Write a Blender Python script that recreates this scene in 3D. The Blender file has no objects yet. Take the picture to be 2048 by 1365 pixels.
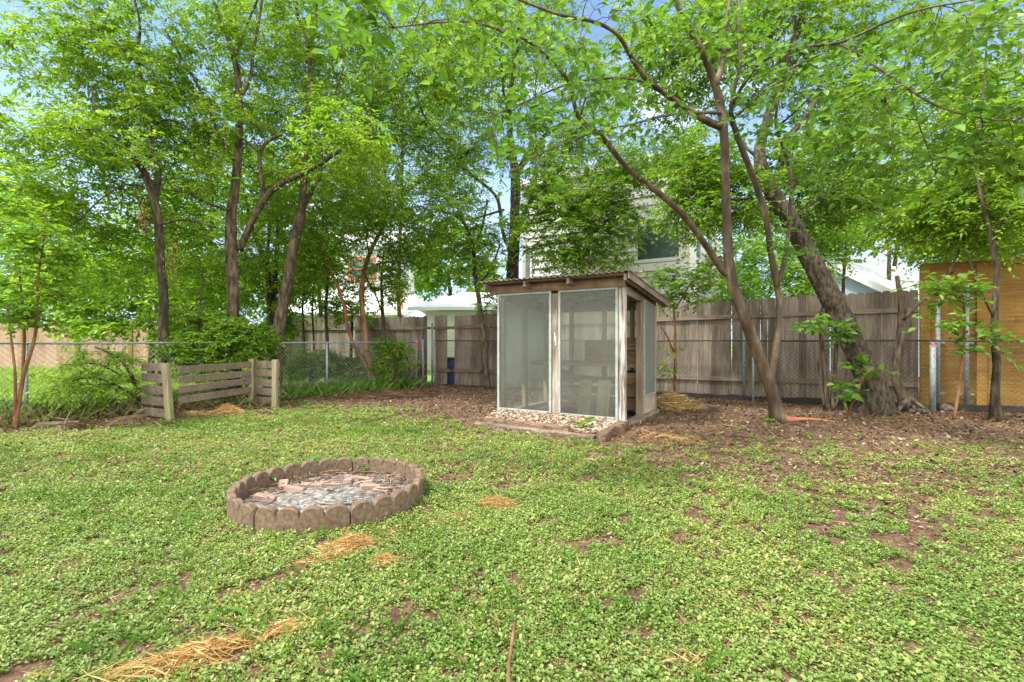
import bpy, math, random
import numpy as np
from mathutils import Vector, Matrix
SC = bpy.context.scene
COL = SC.collection
rng = np.random.default_rng(7)
random.seed(7)

# ------------------------------------------------------------------ camera
F_PX, CAM_H = 970.0, 1.25
cam_d = bpy.data.cameras.new('camera')
cam = bpy.data.objects.new('camera', cam_d)
COL.objects.link(cam)
cam.location = (0, 0, CAM_H)
cam.rotation_euler = (math.radians(90), 0, 0)
cam_d.sensor_width = 36
cam_d.lens = F_PX * 36 / 2048
cam_d.clip_start = 0.05
cam_d.clip_end = 2000
SC.camera = cam

# ------------------------------------------------------------------ world and sun
SUN_ELEV = math.radians(57)
SUN_DIR = Vector((-0.80, -0.32, 0)).normalized() * math.cos(SUN_ELEV) + Vector((0, 0, math.sin(SUN_ELEV)))
world = bpy.data.worlds.new('World')
SC.world = world
world.use_nodes = True
wn, wl = world.node_tree.nodes, world.node_tree.links
wn.clear()
wo = wn.new('ShaderNodeOutputWorld')
sky = wn.new('ShaderNodeTexSky')
sky.sky_type = 'NISHITA'
sky.sun_disc = False
sky.sun_elevation = SUN_ELEV
sky.sun_rotation = math.atan2(SUN_DIR.x, SUN_DIR.y)
sky.air_density = 1.3
sky.dust_density = 2.0
bg1 = wn.new('ShaderNodeBackground'); bg1.inputs[1].default_value = 0.1
tint = wn.new('ShaderNodeMix'); tint.data_type = 'RGBA'; tint.blend_type = 'MULTIPLY'; tint.inputs[0].default_value = 1; tint.inputs[7].default_value = (.68, .84, 1.1, 1)
wl.new(sky.outputs[0], tint.inputs[6]); wl.new(tint.outputs[2], bg1.inputs[0])
tc = wn.new('ShaderNodeTexCoord')
sx = wn.new('ShaderNodeSeparateXYZ'); wl.new(tc.outputs['Generated'], sx.inputs[0])
def wmath(op, a, b=None):
    n = wn.new('ShaderNodeMath'); n.operation = op; n.use_clamp = True
    for i_, v_ in enumerate((a, b)):
        if v_ is None: continue
        if isinstance(v_, (int, float)): n.inputs[i_].default_value = v_
        else: wl.new(v_, n.inputs[i_])
    return n.outputs[0]
def wrange(v, f0, f1, t0, t1):
    n = wn.new('ShaderNodeMapRange'); n.interpolation_type = 'SMOOTHSTEP'
    for k_, x_ in zip(('From Min', 'From Max', 'To Min', 'To Max'), (f0, f1, t0, t1)): n.inputs[k_].default_value = x_
    wl.new(v, n.inputs['Value']); return n.outputs[0]
# pale haze low down
haze = wn.new('ShaderNodeBackground'); haze.inputs[0].default_value = (.56, .72, 1.0, 1); haze.inputs[1].default_value = .78
mxa = wn.new('ShaderNodeMixShader'); wl.new(wrange(sx.outputs['Z'], .03, .5, .95, .1), mxa.inputs[0]); wl.new(bg1.outputs[0], mxa.inputs[1]); wl.new(haze.outputs[0], mxa.inputs[2])
# scattered cloud, plus an unseen bright bank added behind the viewer for fill light
cloud_fill = wn.new('ShaderNodeBackground'); cloud_fill.inputs[0].default_value = (1.0, .96, .88, 1); cloud_fill.inputs[1].default_value = 1.55
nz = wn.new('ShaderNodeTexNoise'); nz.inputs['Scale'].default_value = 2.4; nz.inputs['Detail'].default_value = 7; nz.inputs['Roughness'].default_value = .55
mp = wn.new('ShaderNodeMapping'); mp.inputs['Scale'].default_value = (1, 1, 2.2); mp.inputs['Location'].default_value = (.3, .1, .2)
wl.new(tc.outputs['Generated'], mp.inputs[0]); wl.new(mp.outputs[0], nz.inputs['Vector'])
fill_bank = wrange(sx.outputs['Y'], .35, -.35, 0, .9)
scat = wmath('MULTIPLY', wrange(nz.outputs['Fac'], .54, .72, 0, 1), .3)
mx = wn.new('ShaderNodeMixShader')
wl.new(wmath('MAXIMUM', fill_bank, scat), mx.inputs[0]); wl.new(mxa.outputs[0], mx.inputs[1]); wl.new(cloud_fill.outputs[0], mx.inputs[2])
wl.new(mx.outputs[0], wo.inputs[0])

sun_d = bpy.data.lights.new('sun', 'SUN')
sun_d.energy = 2.7
sun_d.angle = math.radians(8)
sun_d.color = (1.0, .95, .86)
sun = bpy.data.objects.new('sun', sun_d)
COL.objects.link(sun)
sun.rotation_euler = SUN_DIR.to_track_quat('Z', 'Y').to_euler()

SC.view_settings.view_transform = 'Standard'
SC.view_settings.look = 'None'
SC.view_settings.exposure = 1.32
SC.view_settings.gamma = 1
SC.render.engine = 'CYCLES'
SC.cycles.max_bounces = 8
SC.cycles.diffuse_bounces = 4
SC.cycles.transmission_bounces = 6
SC.cycles.transparent_max_bounces = 12
SC.cycles.use_denoising = True
SC.cycles.caustics_reflective = False
SC.cycles.caustics_refractive = False
SC.cycles.sample_clamp_indirect = 6

# ------------------------------------------------------------------ helpers
def P(x, y, d):
    """a point seen at photo pixel x, y when it stands d metres away"""
    return np.array([(x - 1024) / F_PX * d, d, CAM_H - (y - 682.5) / F_PX * d])

def _hash(ix, iy, s):
    h = np.sin(ix * 127.1 + iy * 311.7 + s * 74.7) * 43758.5453
    return h - np.floor(h)

def vnoise(x, y, s=0):
    x = np.asarray(x, float); y = np.asarray(y, float)
    ix, iy = np.floor(x), np.floor(y)
    fx, fy = x - ix, y - iy
    fx = fx * fx * (3 - 2 * fx); fy = fy * fy * (3 - 2 * fy)
    a = _hash(ix, iy, s); b = _hash(ix + 1, iy, s); c = _hash(ix, iy + 1, s); d = _hash(ix + 1, iy + 1, s)
    return (a * (1 - fx) + b * fx) * (1 - fy) + (c * (1 - fx) + d * fx) * fy

def fbm(x, y, s=0, o=4):
    v, a, t = 0, 1, 0
    for k in range(o):
        v = v + a * vnoise(np.asarray(x) * 2 ** k, np.asarray(y) * 2 ** k, s + k * 3); t += a; a *= .5
    return v / t

def new_mesh(name, V, faces, mat=None, parent=None, smooth=False, matidx=None, mats=None):
    """one mesh object out of vertex rows and a list of face index arrays"""
    V = np.asarray(V, dtype=np.float32)
    faces = [np.asarray(f, dtype=np.int32) for f in faces if len(f)]
    me = bpy.data.meshes.new(name)
    me.vertices.add(len(V)); me.vertices.foreach_set('co', V.ravel())
    loops = np.concatenate([f.ravel() for f in faces])
    tot = np.concatenate([np.full(len(f), f.shape[1], np.int32) for f in faces])
    start = np.concatenate([[0], np.cumsum(tot)[:-1]]).astype(np.int32)
    me.loops.add(len(loops)); me.loops.foreach_set('vertex_index', loops)
    me.polygons.add(len(tot)); me.polygons.foreach_set('loop_start', start); me.polygons.foreach_set('loop_total', tot)
    me.polygons.foreach_set('use_smooth', np.full(len(tot), bool(smooth)))
    me.update(calc_edges=True); me.validate()
    if mat: me.materials.append(mat)
    o = bpy.data.objects.new(name, me)
    COL.objects.link(o)
    if parent is not None: o.parent = parent
    return o

def tag(o, label=None, cat=None, group=None, kind=None):
    if label: o['label'] = label
    if cat: o['category'] = cat
    if group: o['group'] = group
    if kind: o['kind'] = kind
    return o

def thing(name, loc, rotz, label, cat, group=None):
    o = bpy.data.objects.new(name, None)
    COL.objects.link(o)
    o.location = [float(v) for v in loc]; o.rotation_euler = (0, 0, rotz)
    o.empty_display_size = .1
    return tag(o, label, cat, group)

def unit(v):
    v = np.asarray(v, float)
    return v / (np.linalg.norm(v, axis=-1, keepdims=True) + 1e-9)

class MB:
    """gathers shapes into one mesh"""
    def __init__(s): s.V = []; s.F = {}; s.n = 0
    def add(s, V, F):
        V = np.asarray(V, float)
        for f in F:
            f = np.asarray(f)
            s.F.setdefault(f.shape[1], []).append(f + s.n)
        s.V.append(V); s.n += len(V)
        return s
    def hexa(s, p):   # 8 corners: bottom 4 ccw, top 4 ccw
        return s.add(p, [np.array([[0, 3, 2, 1], [4, 5, 6, 7], [0, 1, 5, 4], [1, 2, 6, 5], [2, 3, 7, 6], [3, 0, 4, 7]])])
    def box(s, x0, x1, y0, y1, z0, z1, j=0):
        p = np.array([[x0, y0, z0], [x1, y0, z0], [x1, y1, z0], [x0, y1, z0], [x0, y0, z1], [x1, y0, z1], [x1, y1, z1], [x0, y1, z1]], float)
        if j: p = p + rng.uniform(-j, j, p.shape)
        return s.hexa(p)
    def bar(s, a, b, w, h, up=(0, 0, 1), j=0):
        """a rectangular bar from a to b, w across, h along up"""
        a = np.asarray(a, float); b = np.asarray(b, float); d = unit(b - a)
        side = unit(np.cross(d, up)); u = np.cross(side, d)
        p = []
        for q in (a, b):
            for sx_, sz_ in ((-1, -1), (1, -1), (1, 1), (-1, 1)):
                p.append(q + side * w / 2 * sx_ + u * h / 2 * sz_)
        p = np.array(p)
        if j: p = p + rng.uniform(-j, j, p.shape)
        p = p[[0, 1, 2, 3, 4, 5, 6, 7]]
        return s.add(p, [np.array([[0, 1, 2, 3], [7, 6, 5, 4], [0, 4, 5, 1], [1, 5, 6, 2], [2, 6, 7, 3], [3, 7, 4, 0]])])
    def prism(s, poly, y0, y1):
        """outline in x-z extruded along y"""
        n = len(poly); poly = np.asarray(poly, float)
        V = np.array([[x, y0, z] for x, z in poly] + [[x, y1, z] for x, z in poly])
        i = np.arange(n); k = (i + 1) % n
        return s.add(V, [np.arange(n)[None, :], (np.arange(n)[::-1] + n)[None, :], np.stack([i, i + n, k + n, k], 1)])
    def tube(s, pts, r, sides=8):
        V, F = tubes(np.asarray(pts, float)[None], np.broadcast_to(np.asarray(r, float), (len(pts),))[None], sides, caps=True)
        return s.add(V, F)
    def build(s, name, mat=None, parent=None, smooth=False, bevel=0):
        F = [np.concatenate(v) for v in s.F.values()]
        o = new_mesh(name, np.concatenate(s.V), F, mat, parent, smooth)
        if bevel:
            m = o.modifiers.new('bevel', 'BEVEL'); m.width = bevel; m.segments = 1; m.limit_method = 'ANGLE'
        return o

def tubes(Pn, R, sides=3, caps=False, rough=0, seed=0):
    """Pn: N x K x 3 centre lines, R: N x K radii"""
    N, K, _ = Pn.shape
    T = np.gradient(Pn, axis=1) if K > 2 else np.repeat(Pn[:, 1:] - Pn[:, :1], 2, 1)
    T = unit(T)
    ref = np.where(np.abs(T[:, :1, 2:3].mean(1, keepdims=True)) > .8, np.array([1.0, 0, 0]), np.array([0, 0, 1.0]))
    A = unit(np.cross(T, np.broadcast_to(ref, T.shape)))
    B = np.cross(A, T)
    ang = np.arange(sides) / sides * 2 * np.pi
    RR = np.broadcast_to(R[:, :, None], (N, K, sides)).copy()
    if rough:
        g = np.random.default_rng(seed)
        RR *= 1 + rough * g.uniform(-1, 1, (N, K, sides)) + rough * g.uniform(-1, 1, (N, 1, sides))
    V = Pn[:, :, None] + RR[..., None] * (np.cos(ang)[:, None] * A[:, :, None] + np.sin(ang)[:, None] * B[:, :, None])
    idx = np.arange(N * K * sides).reshape(N, K, sides)
    a, b = idx[:, :-1], idx[:, 1:]
    F = [np.stack([a, np.roll(a, -1, 2), np.roll(b, -1, 2), b], -1).reshape(-1, 4)]
    if caps:
        F.append(idx[:, 0, ::-1]); F.append(idx[:, -1])
    return V.reshape(-1, 3), F

def spline(pts, step=.12):
    """Catmull-Rom through rows of numbers, resampled by length of the first three columns"""
    pts = np.asarray(pts, float)
    if len(pts) < 2: return pts
    q = np.vstack([2 * pts[0] - pts[1], pts, 2 * pts[-1] - pts[-2]])
    out = []
    for i in range(1, len(q) - 2):
        L = np.linalg.norm(q[i + 1, :3] - q[i, :3]); n = max(2, int(L / step))
        t = np.linspace(0, 1, n, endpoint=False)[:, None]
        out.append(.5 * (2 * q[i] + (q[i + 1] - q[i - 1]) * t + (2 * q[i - 1] - 5 * q[i] + 4 * q[i + 1] - q[i + 2]) * t ** 2 + (3 * q[i] - q[i - 1] - 3 * q[i + 1] + q[i + 2]) * t ** 3))
    out.append(q[-2][None])
    return np.vstack(out)

# leaf outlines: rows (along, across) for one half; folded on the midrib
LEAF = {'elm': [(0, 0), (.3, .5), (.68, .42), (1, 0)], 'heart': [(0, 0), (.12, .42), (.42, .5), (.75, .26), (1, 0)], 'clover': [(0, 0), (.45, .5), (.85, .38), (1, 0)],
        'blade': [(0, 0), (.3, .5), (.7, .4), (1, 0)]}
def leaves(pos, d, nrm, ln, wd, kind='elm', droop=.15, fold=.25):
    """N leaves: pos N x 3, direction, normal, length, width -> V, F"""
    pos, d, nrm = map(lambda a: np.asarray(a, float), (pos, d, nrm))
    N = len(pos); d = unit(d); side = unit(np.cross(d, nrm)); nrm = np.cross(side, d)
    ln = np.broadcast_to(ln, (N,))[:, None]; wd = np.broadcast_to(wd, (N,))[:, None]
    out = LEAF[kind]; K = len(out) - 2
    def pt(a, c, s):
        return pos + d * a * ln + side * c * wd * s + nrm * (abs(c) * wd * fold - droop * a * a * ln)
    V = [pt(0, 0, 0)] + [pt(a, c, 1) for a, c in out[1:-1]] + [pt(1, 0, 0)] + [pt(a, c, -1) for a, c in out[1:-1]]
    M = 2 * K + 2
    V = np.stack(V, 1).reshape(-1, 3)
    b = np.arange(N)[:, None] * M
    F = [b + np.array([[0] + list(range(1, K + 2))]), b + np.array([[0, K + 1] + list(range(M - 1, K + 1, -1))])]
    return V, F

# ------------------------------------------------------------------ materials
def N_(nt, t, **kw):
    n = nt.nodes.new(t)
    for k, v in kw.items():
        if k.startswith('i_'):
            n.inputs[k[2:].replace('_', ' ')].default_value = v
        else: setattr(n, k, v)
    return n
def ramp(nt, fac, stops):
    r = nt.nodes.new('ShaderNodeValToRGB')
    e = r.color_ramp.elements
    while len(e) < len(stops): e.new(.5)
    for el, (p, c) in zip(e, stops):
        el.position = p; el.color = (*c, 1) if len(c) == 3 else c
    nt.links.new(fac, r.inputs[0])
    return r.outputs[0]
def mixc(nt, fac, a, b, mode='MIX'):
    m = nt.nodes.new('ShaderNodeMix'); m.data_type = 'RGBA'; m.blend_type = mode
    for sock, v in ((m.inputs[0], fac), (m.inputs[6], a), (m.inputs[7], b)):
        if hasattr(v, 'is_linked'): nt.links.new(v, sock)
        elif isinstance(v, (int, float)): sock.default_value = v
        else: sock.default_value = (*v, 1)
    return m.outputs[2]
def noise(nt, scale, detail=4, vec=(1, 1, 1), rough=.55, coord='Object'):
    t = nt.nodes.new('ShaderNodeTexCoord'); m = nt.nodes.new('ShaderNodeMapping'); m.inputs['Scale'].default_value = vec
    n = nt.nodes.new('ShaderNodeTexNoise'); n.inputs['Scale'].default_value = scale; n.inputs['Detail'].default_value = detail; n.inputs['Roughness'].default_value = rough
    nt.links.new(t.outputs[coord], m.inputs[0]); nt.links.new(m.outputs[0], n.inputs['Vector'])
    return n.outputs['Fac']
def stretch(nt, v, a=.33, b=.67):
    n = nt.nodes.new('ShaderNodeMapRange'); n.inputs['From Min'].default_value = a; n.inputs['From Max'].default_value = b
    nt.links.new(v, n.inputs['Value']); return n.outputs[0]
def island(nt):
    return nt.nodes.new('ShaderNodeNewGeometry').outputs['Random Per Island']
def mat_base(name):
    m = bpy.data.materials.new(name); m.use_nodes = True
    nt = m.node_tree
    return m, nt, nt.nodes['Principled BSDF']
def bump(nt, bs, h, strength=.4, dist=.01):
    b = nt.nodes.new('ShaderNodeBump'); b.inputs['Strength'].default_value = strength; b.inputs['Distance'].default_value = dist
    nt.links.new(h, b.inputs['Height']); nt.links.new(b.outputs[0], bs.inputs['Normal'])

def m_leaf(name, ca, cb, cc=None, trans=.42, rough=.42):
    """leaf blade: reflects and lets light through"""
    m, nt, bs = mat_base(name)
    stops = [(0, ca), (.75, cb)] + ([(1, cc)] if cc else [])
    col = ramp(nt, island(nt), stops)
    nf = stretch(nt, noise(nt, 1.1, 3), .38, .62)
    col = mixc(nt, nf, mixc(nt, .7, col, (0.5, .7, .5), 'MULTIPLY'), col)
    nt.links.new(col, bs.inputs['Base Color']); bs.inputs['Roughness'].default_value = rough
    bs.inputs['Specular IOR Level'].default_value = .4
    tr = nt.nodes.new('ShaderNodeBsdfTranslucent')
    tcol = mixc(nt, 1.0, col, (1.35, 1.3, .55), 'MULTIPLY')
    nt.links.new(tcol, tr.inputs[0])
    mx_ = nt.nodes.new('ShaderNodeMixShader'); mx_.inputs[0].default_value = trans
    nt.links.new(bs.outputs[0], mx_.inputs[1]); nt.links.new(tr.outputs[0], mx_.inputs[2])
    nt.links.new(mx_.outputs[0], nt.nodes['Material Output'].inputs[0])
    return m
def m_wood(name, stops, axis='z', scale=6, isl=.6, rough=.85, stain=None, bmp=.5):
    """weathered timber: grain along one axis, each board its own shade"""
    m, nt, bs = mat_base(name)
    v = {'z': (1, 1, .05), 'x': (.05, 1, 1), 'y': (1, .05, 1), 'n': (1, 1, 1)}[axis]
    g = stretch(nt, noise(nt, scale * 6, 6, v, .65))
    g2 = stretch(nt, noise(nt, scale * .35, 3, (1, 1, .5)))
    a = nt.nodes.new('ShaderNodeMath'); a.operation = 'MULTIPLY_ADD'; a.inputs[1].default_value = .42; nt.links.new(g, a.inputs[0])
    b = nt.nodes.new('ShaderNodeMath'); b.operation = 'MULTIPLY'; b.inputs[1].default_value = isl * .5; nt.links.new(island(nt), b.inputs[0])
    nt.links.new(b.outputs[0], a.inputs[2])
    c = nt.nodes.new('ShaderNodeMath'); c.operation = 'MULTIPLY_ADD'; c.inputs[1].default_value = .28; nt.links.new(g2, c.inputs[0]); nt.links.new(a.outputs[0], c.inputs[2])
    col = ramp(nt, c.outputs[0], stops)
    if stain:
        s = noise(nt, 1.7, 5, (1, 1, .25), .7)
        col = mixc(nt, ramp(nt, s, [(.5, (0, 0, 0)), (.68, (1, 1, 1))]), col, stain)
    nt.links.new(col, bs.inputs['Base Color']); bs.inputs['Roughness'].default_value = rough
    bump(nt, bs, g, bmp, .006)
    return m
def m_noise(name, stops, scale=8, detail=5, rough=.9, bmp=.3, vec=(1, 1, 1), metal=0, dist=.01, isl=0):
    m, nt, bs = mat_base(name)
    n = noise(nt, scale, detail, vec, .6)
    f = n
    if isl:
        a = nt.nodes.new('ShaderNodeMath'); a.operation = 'MULTIPLY_ADD'; a.inputs[1].default_value = isl; nt.links.new(island(nt), a.inputs[0])
        b = nt.nodes.new('ShaderNodeMath'); b.operation = 'MULTIPLY'; b.inputs[1].default_value = 1 - isl; nt.links.new(n, b.inputs[0]); nt.links.new(b.outputs[0], a.inputs[2]); f = a.outputs[0]
    nt.links.new(ramp(nt, f, stops), bs.inputs['Base Color'])
    bs.inputs['Roughness'].default_value = rough; bs.inputs['Metallic'].default_value = metal
    if bmp: bump(nt, bs, n, bmp, dist)
    return m

M = {}
M['fence'] = m_wood('fence_wood', [(.15, (.07, .056, .04)), (.42, (.16, .13, .098)), (.62, (.235, .195, .155)), (.85, (.32, .275, .225))], stain=(.055, .043, .03))
M['rail_wood'] = m_wood('rail_wood', [(.2, (.08, .06, .042)), (.5, (.17, .135, .10)), (.85, (.27, .22, .17))], 'x', stain=(.04, .03, .02))
M['orange_wood'] = m_wood('stained_cedar', [(.2, (.15, .082, .016)), (.5, (.245, .14, .027)), (.8, (.33, .20, .045))], 'x', isl=.3)
M['tan_wood'] = m_wood('tan_boards', [(.2, (.24, .125, .075)), (.4, (.32, .20, .14)), (.8, (.42, .29, .215))], isl=.9)
M['pallet'] = m_wood('grey_board', [(.2, (.07, .05, .037)), (.45, (.145, .108, .08)), (.8, (.27, .22, .17))], 'x', isl=.5, stain=(.10, .10, .05))
M['pale_post'] = m_wood('treated_post', [(.2, (.15, .13, .065)), (.5, (.27, .24, .135)), (.8, (.38, .35, .22))], isl=.3, stain=(.17, .2, .08))
M['beam'] = m_wood('aged_beam', [(.2, (.06, .037, .02)), (.5, (.14, .09, .052)), (.8, (.24, .17, .105))], 'x', isl=.5, stain=(.07, .045, .03))
M['beamz'] = m_wood('aged_stud', [(.2, (.09, .065, .042)), (.5, (.19, .145, .095)), (.8, (.29, .235, .17))], 'z', isl=.5)
M['beamy'] = m_wood('aged_rafter', [(.2, (.075, .057, .043)), (.5, (.165, .13, .1)), (.8, (.27, .225, .18))], 'y', isl=.5)
M['darkwood'] = m_wood('rotten_timber', [(.2, (.06, .035, .02)), (.5, (.16, .10, .06)), (.8, (.28, .2, .13))], 'x', isl=.3)
M['peeling'] = m_wood('peeling_white_paint', [(.27, (.12, .09, .065)), (.36, (.33, .31, .28)), (.5, (.45, .45, .43)), (.8, (.55, .56, .54))], 'z', scale=5, isl=0)
M['grey_peel'] = m_wood('worn_grey_paint', [(.25, (.13, .10, .07)), (.42, (.3, .25, .2)), (.6, (.42, .40, .36)), (.8, (.5, .5, .47))], 'z', scale=5, isl=0)
M['alu'] = m_noise('painted_frame', [(.3, (.24, .27, .26)), (.7, (.36, .395, .385))], 12, rough=.5, bmp=.1)
M['galv'] = m_noise('galvanised_steel', [(.3, (.15, .18, .185)), (.7, (.3, .345, .355))], 20, rough=.55, bmp=.1, metal=.2)
M['galv_dark'] = m_noise('dark_steel', [(.3, (.015, .02, .018)), (.7, (.04, .05, .047))], 18, rough=.7, bmp=.1, metal=0)
M['wire'] = m_noise('fence_wire', [(.3, (.18, .19, .18)), (.7, (.33, .34, .33))], 9, rough=.6, bmp=0, metal=.3)
M['wire_dark'] = m_noise('rusty_fence_wire', [(.3, (.03, .024, .017)), (.7, (.07, .055, .04))], 9, rough=.8, bmp=0, metal=0)
M['tin'] = m_noise('weathered_tin', [(.3, (.13, .11, .095)), (.5, (.3, .27, .24)), (.75, (.5, .47, .43))], 3.5, 7, rough=.65, bmp=.1, metal=.2)
M['concrete'] = m_noise('edging_concrete', [(.34, (.085, .056, .035)), (.5, (.13, .089, .057)), (.66, (.185, .13, .087))], 34, 12, bmp=.5, dist=.003)
M['cement'] = m_noise('cinder_block', [(.25, (.2, .17, .13)), (.5, (.33, .28, .22)), (.75, (.44, .39, .31))], 7, 8, bmp=.5)
M['cement_dark'] = m_noise('old_concrete', [(.3, (.06, .05, .04)), (.6, (.14, .12, .1)), (.75, (.22, .2, .17))], 9, 7, bmp=.8, dist=.03)
M['mortar'] = m_noise('mortar', [(.25, (.3, .25, .18)), (.75, (.45, .38, .29))], 20, 4, bmp=.5)
M['brick'] = m_noise('old_brick', [(.25, (.17, .07, .045)), (.5, (.25, .125, .09)), (.75, (.33, .235, .2))], 6, 6, bmp=.4, isl=.5)
M['ash'] = m_noise('wood_ash', [(.34, (.04, .037, .033)), (.45, (.11, .10, .09)), (.56, (.23, .215, .195)), (.70, (.40, .385, .36))], 22, 14, bmp=.3, dist=.003)
M['bark_myrtle'] = m_noise('smooth_brown_bark', [(.34, (.022, .014, .007)), (.46, (.055, .035, .018)), (.56, (.095, .067, .036)), (.66, (.19, .155, .095))], 5, 6, rough=.6, bmp=.4, vec=(1, 1, .35), dist=.01)
M['bark_oak'] = m_noise('rough_grey_bark', [(.34, (.01, .008, .006)), (.47, (.045, .034, .022)), (.6, (.105, .082, .054)), (.78, (.17, .14, .1))], 16, 8, bmp=1, vec=(1, 1, .4), dist=.05)
M['bark_dark'] = m_noise('dark_bark', [(.36, (.012, .009, .004)), (.5, (.045, .033, .017)), (.66, (.125, .095, .055))], 14, 7, bmp=.8, vec=(1, 1, .3), dist=.03)
M['bark_mid'] = m_noise('grey_brown_bark', [(.36, (.02, .014, .007)), (.5, (.075, .055, .033)), (.66, (.165, .125, .08))], 14, 7, bmp=.8, vec=(1, 1, .3), dist=.03)
M['bark_pink'] = m_noise('pinkish_bark', [(.3, (.08, .033, .015)), (.5, (.19, .09, .042)), (.7, (.29, .17, .095))], 8, 5, bmp=.4, vec=(1, 1, .3))
M['root_red'] = m_noise('raw_root', [(.3, (.28, .09, .045)), (.7, (.5, .2, .11))], 20, 5, bmp=.6)
G1, G2, G3 = (.055, .135, .016), (.115, .26, .032), (.19, .33, .045)
M['leaf_a'] = m_leaf('leaf_fresh_green', (.18, .30, .026), (.295, .48, .052), (.45, .61, .095), trans=.54)
M['leaf_b'] = m_leaf('leaf_deep_green', (.15, .26, .025), (.24, .41, .045), (.36, .53, .08), trans=.54)
M['leaf_c'] = m_leaf('leaf_yellow_green', (.12, .27, .025), (.22, .42, .04), (.36, .55, .06), trans=.5)
M['leaf_d'] = m_leaf('leaf_broad_green', (.11, .23, .033), (.18, .35, .055), (.26, .44, .09), rough=.35, trans=.45)
M['leaf_dry'] = m_leaf('leaf_dry_brown', (.2, .1, .05), (.35, .2, .1), trans=.2)
M['leaf_red'] = m_leaf('leaf_red', (.35, .06, .03), (.55, .12, .06), (.2, .25, .05), trans=.3)
M['clover'] = m_leaf('ground_cover_leaf', (.15, .24, .045), (.27, .36, .085), (.46, .45, .17), trans=.33, rough=.45)
M['weed'] = m_leaf('weed_leaf', (.10, .26, .03), (.2, .42, .05), (.32, .5, .1), trans=.3)
M['grass'] = m_leaf('grass_blade', (.09, .2, .03), (.17, .34, .05), (.42, .36, .16), trans=.35)
M['grass_dry'] = m_leaf('dry_grass_blade', (.16, .17, .06), (.3, .24, .12), (.42, .33, .2), trans=.2)
M['lawn_far'] = m_leaf('sunny_grass_blade', (.2, .38, .04), (.40, .50, .11), (.52, .58, .2), trans=.35)
M['straw'] = m_leaf('straw', (.46, .25, .085), (.64, .40, .16), (.74, .55, .31), trans=.15)
M['dry_bits'] = m_leaf('dry_bits', (.2, .12, .05), (.42, .30, .13), (.55, .45, .22), trans=.15)
M['dead_stem'] = m_leaf('dead_stem', (.10, .05, .025), (.2, .11, .06), (.3, .2, .12), trans=.1)
M['litter'] = m_noise('litter', [(.1, (.025, .014, .009)), (.35, (.075, .038, .021)), (.65, (.145, .082, .048)), (.9, (.25, .17, .11)), (.99, (.4, .33, .26))], 4, 2, bmp=0, isl=.95)
M['chips'] = m_noise('bark_chips', [(.1, (.035, .02, .012)), (.4, (.11, .062, .038)), (.8, (.25, .17, .11))], 4, 2, bmp=0, isl=.95)
M['pebble'] = m_noise('pink_white_pebble', [(.1, (.09, .055, .035)), (.4, (.19, .125, .085)), (.7, (.31, .235, .175)), (.95, (.46, .40, .33))], 5, 3, bmp=.2, isl=.9)
M['siding'] = m_noise('pale_painted_siding', [(.3, (.70, .70, .68)), (.7, (.76, .76, .74))], 1.5, 4, rough=.6, bmp=0)
M['white'] = m_noise('white_paint', [(.3, (.76, .77, .77)), (.7, (.82, .83, .83))], 2, 3, rough=.55, bmp=0)
M['white_roof'] = m_noise('pale_roofing', [(.3, (.68, .7, .71)), (.7, (.8, .81, .82))], 3, 5, rough=.7, bmp=.1)
M['bluesiding'] = m_noise('light_blue_siding', [(.3, (.42, .53, .64)), (.7, (.5, .6, .7))], 2, 3, rough=.6, bmp=0)
M['shingle'] = m_noise('grey_shingles', [(.3, (.40, .42, .44)), (.5, (.52, .54, .56)), (.7, (.64, .65, .66))], 5, 6, rough=.9, bmp=.3, vec=(.6, .6, 4))
M['orange_paint'] = m_noise('orange_paint', [(.3, (.5, .12, .05)), (.7, (.62, .18, .08))], 6, 3, rough=.6, bmp=0)
M['blue_plastic'] = m_noise('blue_plastic', [(.3, (.006, .018, .13)), (.7, (.01, .03, .2))], 6, 3, rough=.4, bmp=0)
M['bluegrey'] = m_noise('blue_grey_plastic', [(.3, (.12, .2, .27)), (.7, (.2, .3, .38))], 6, 3, rough=.5, bmp=0)
M['pink'] = m_noise('pink_ribbon', [(.3, (.6, .08, .12)), (.7, (.8, .2, .24))], 9, 3, rough=.5, bmp=0)
M['black_plastic'] = m_noise('black_edging', [(.3, (.008, .008, .007)), (.7, (.03, .027, .022))], 12, 4, rough=.6, bmp=.4)
def m_glass_dark(name, col, rough=.05):
    m, nt, bs = mat_base(name)
    n = noise(nt, 1.2, 4)
    nt.links.new(ramp(nt, n, [(.35, col), (.65, tuple(c * 1.8 + .02 for c in col))]), bs.inputs['Base Color'])
    bs.inputs['Roughness'].default_value = rough; bs.inputs['Specular IOR Level'].default_value = .8
    return m
M['window'] = m_glass_dark('window_glass', (.05, .08, .07))
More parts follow.
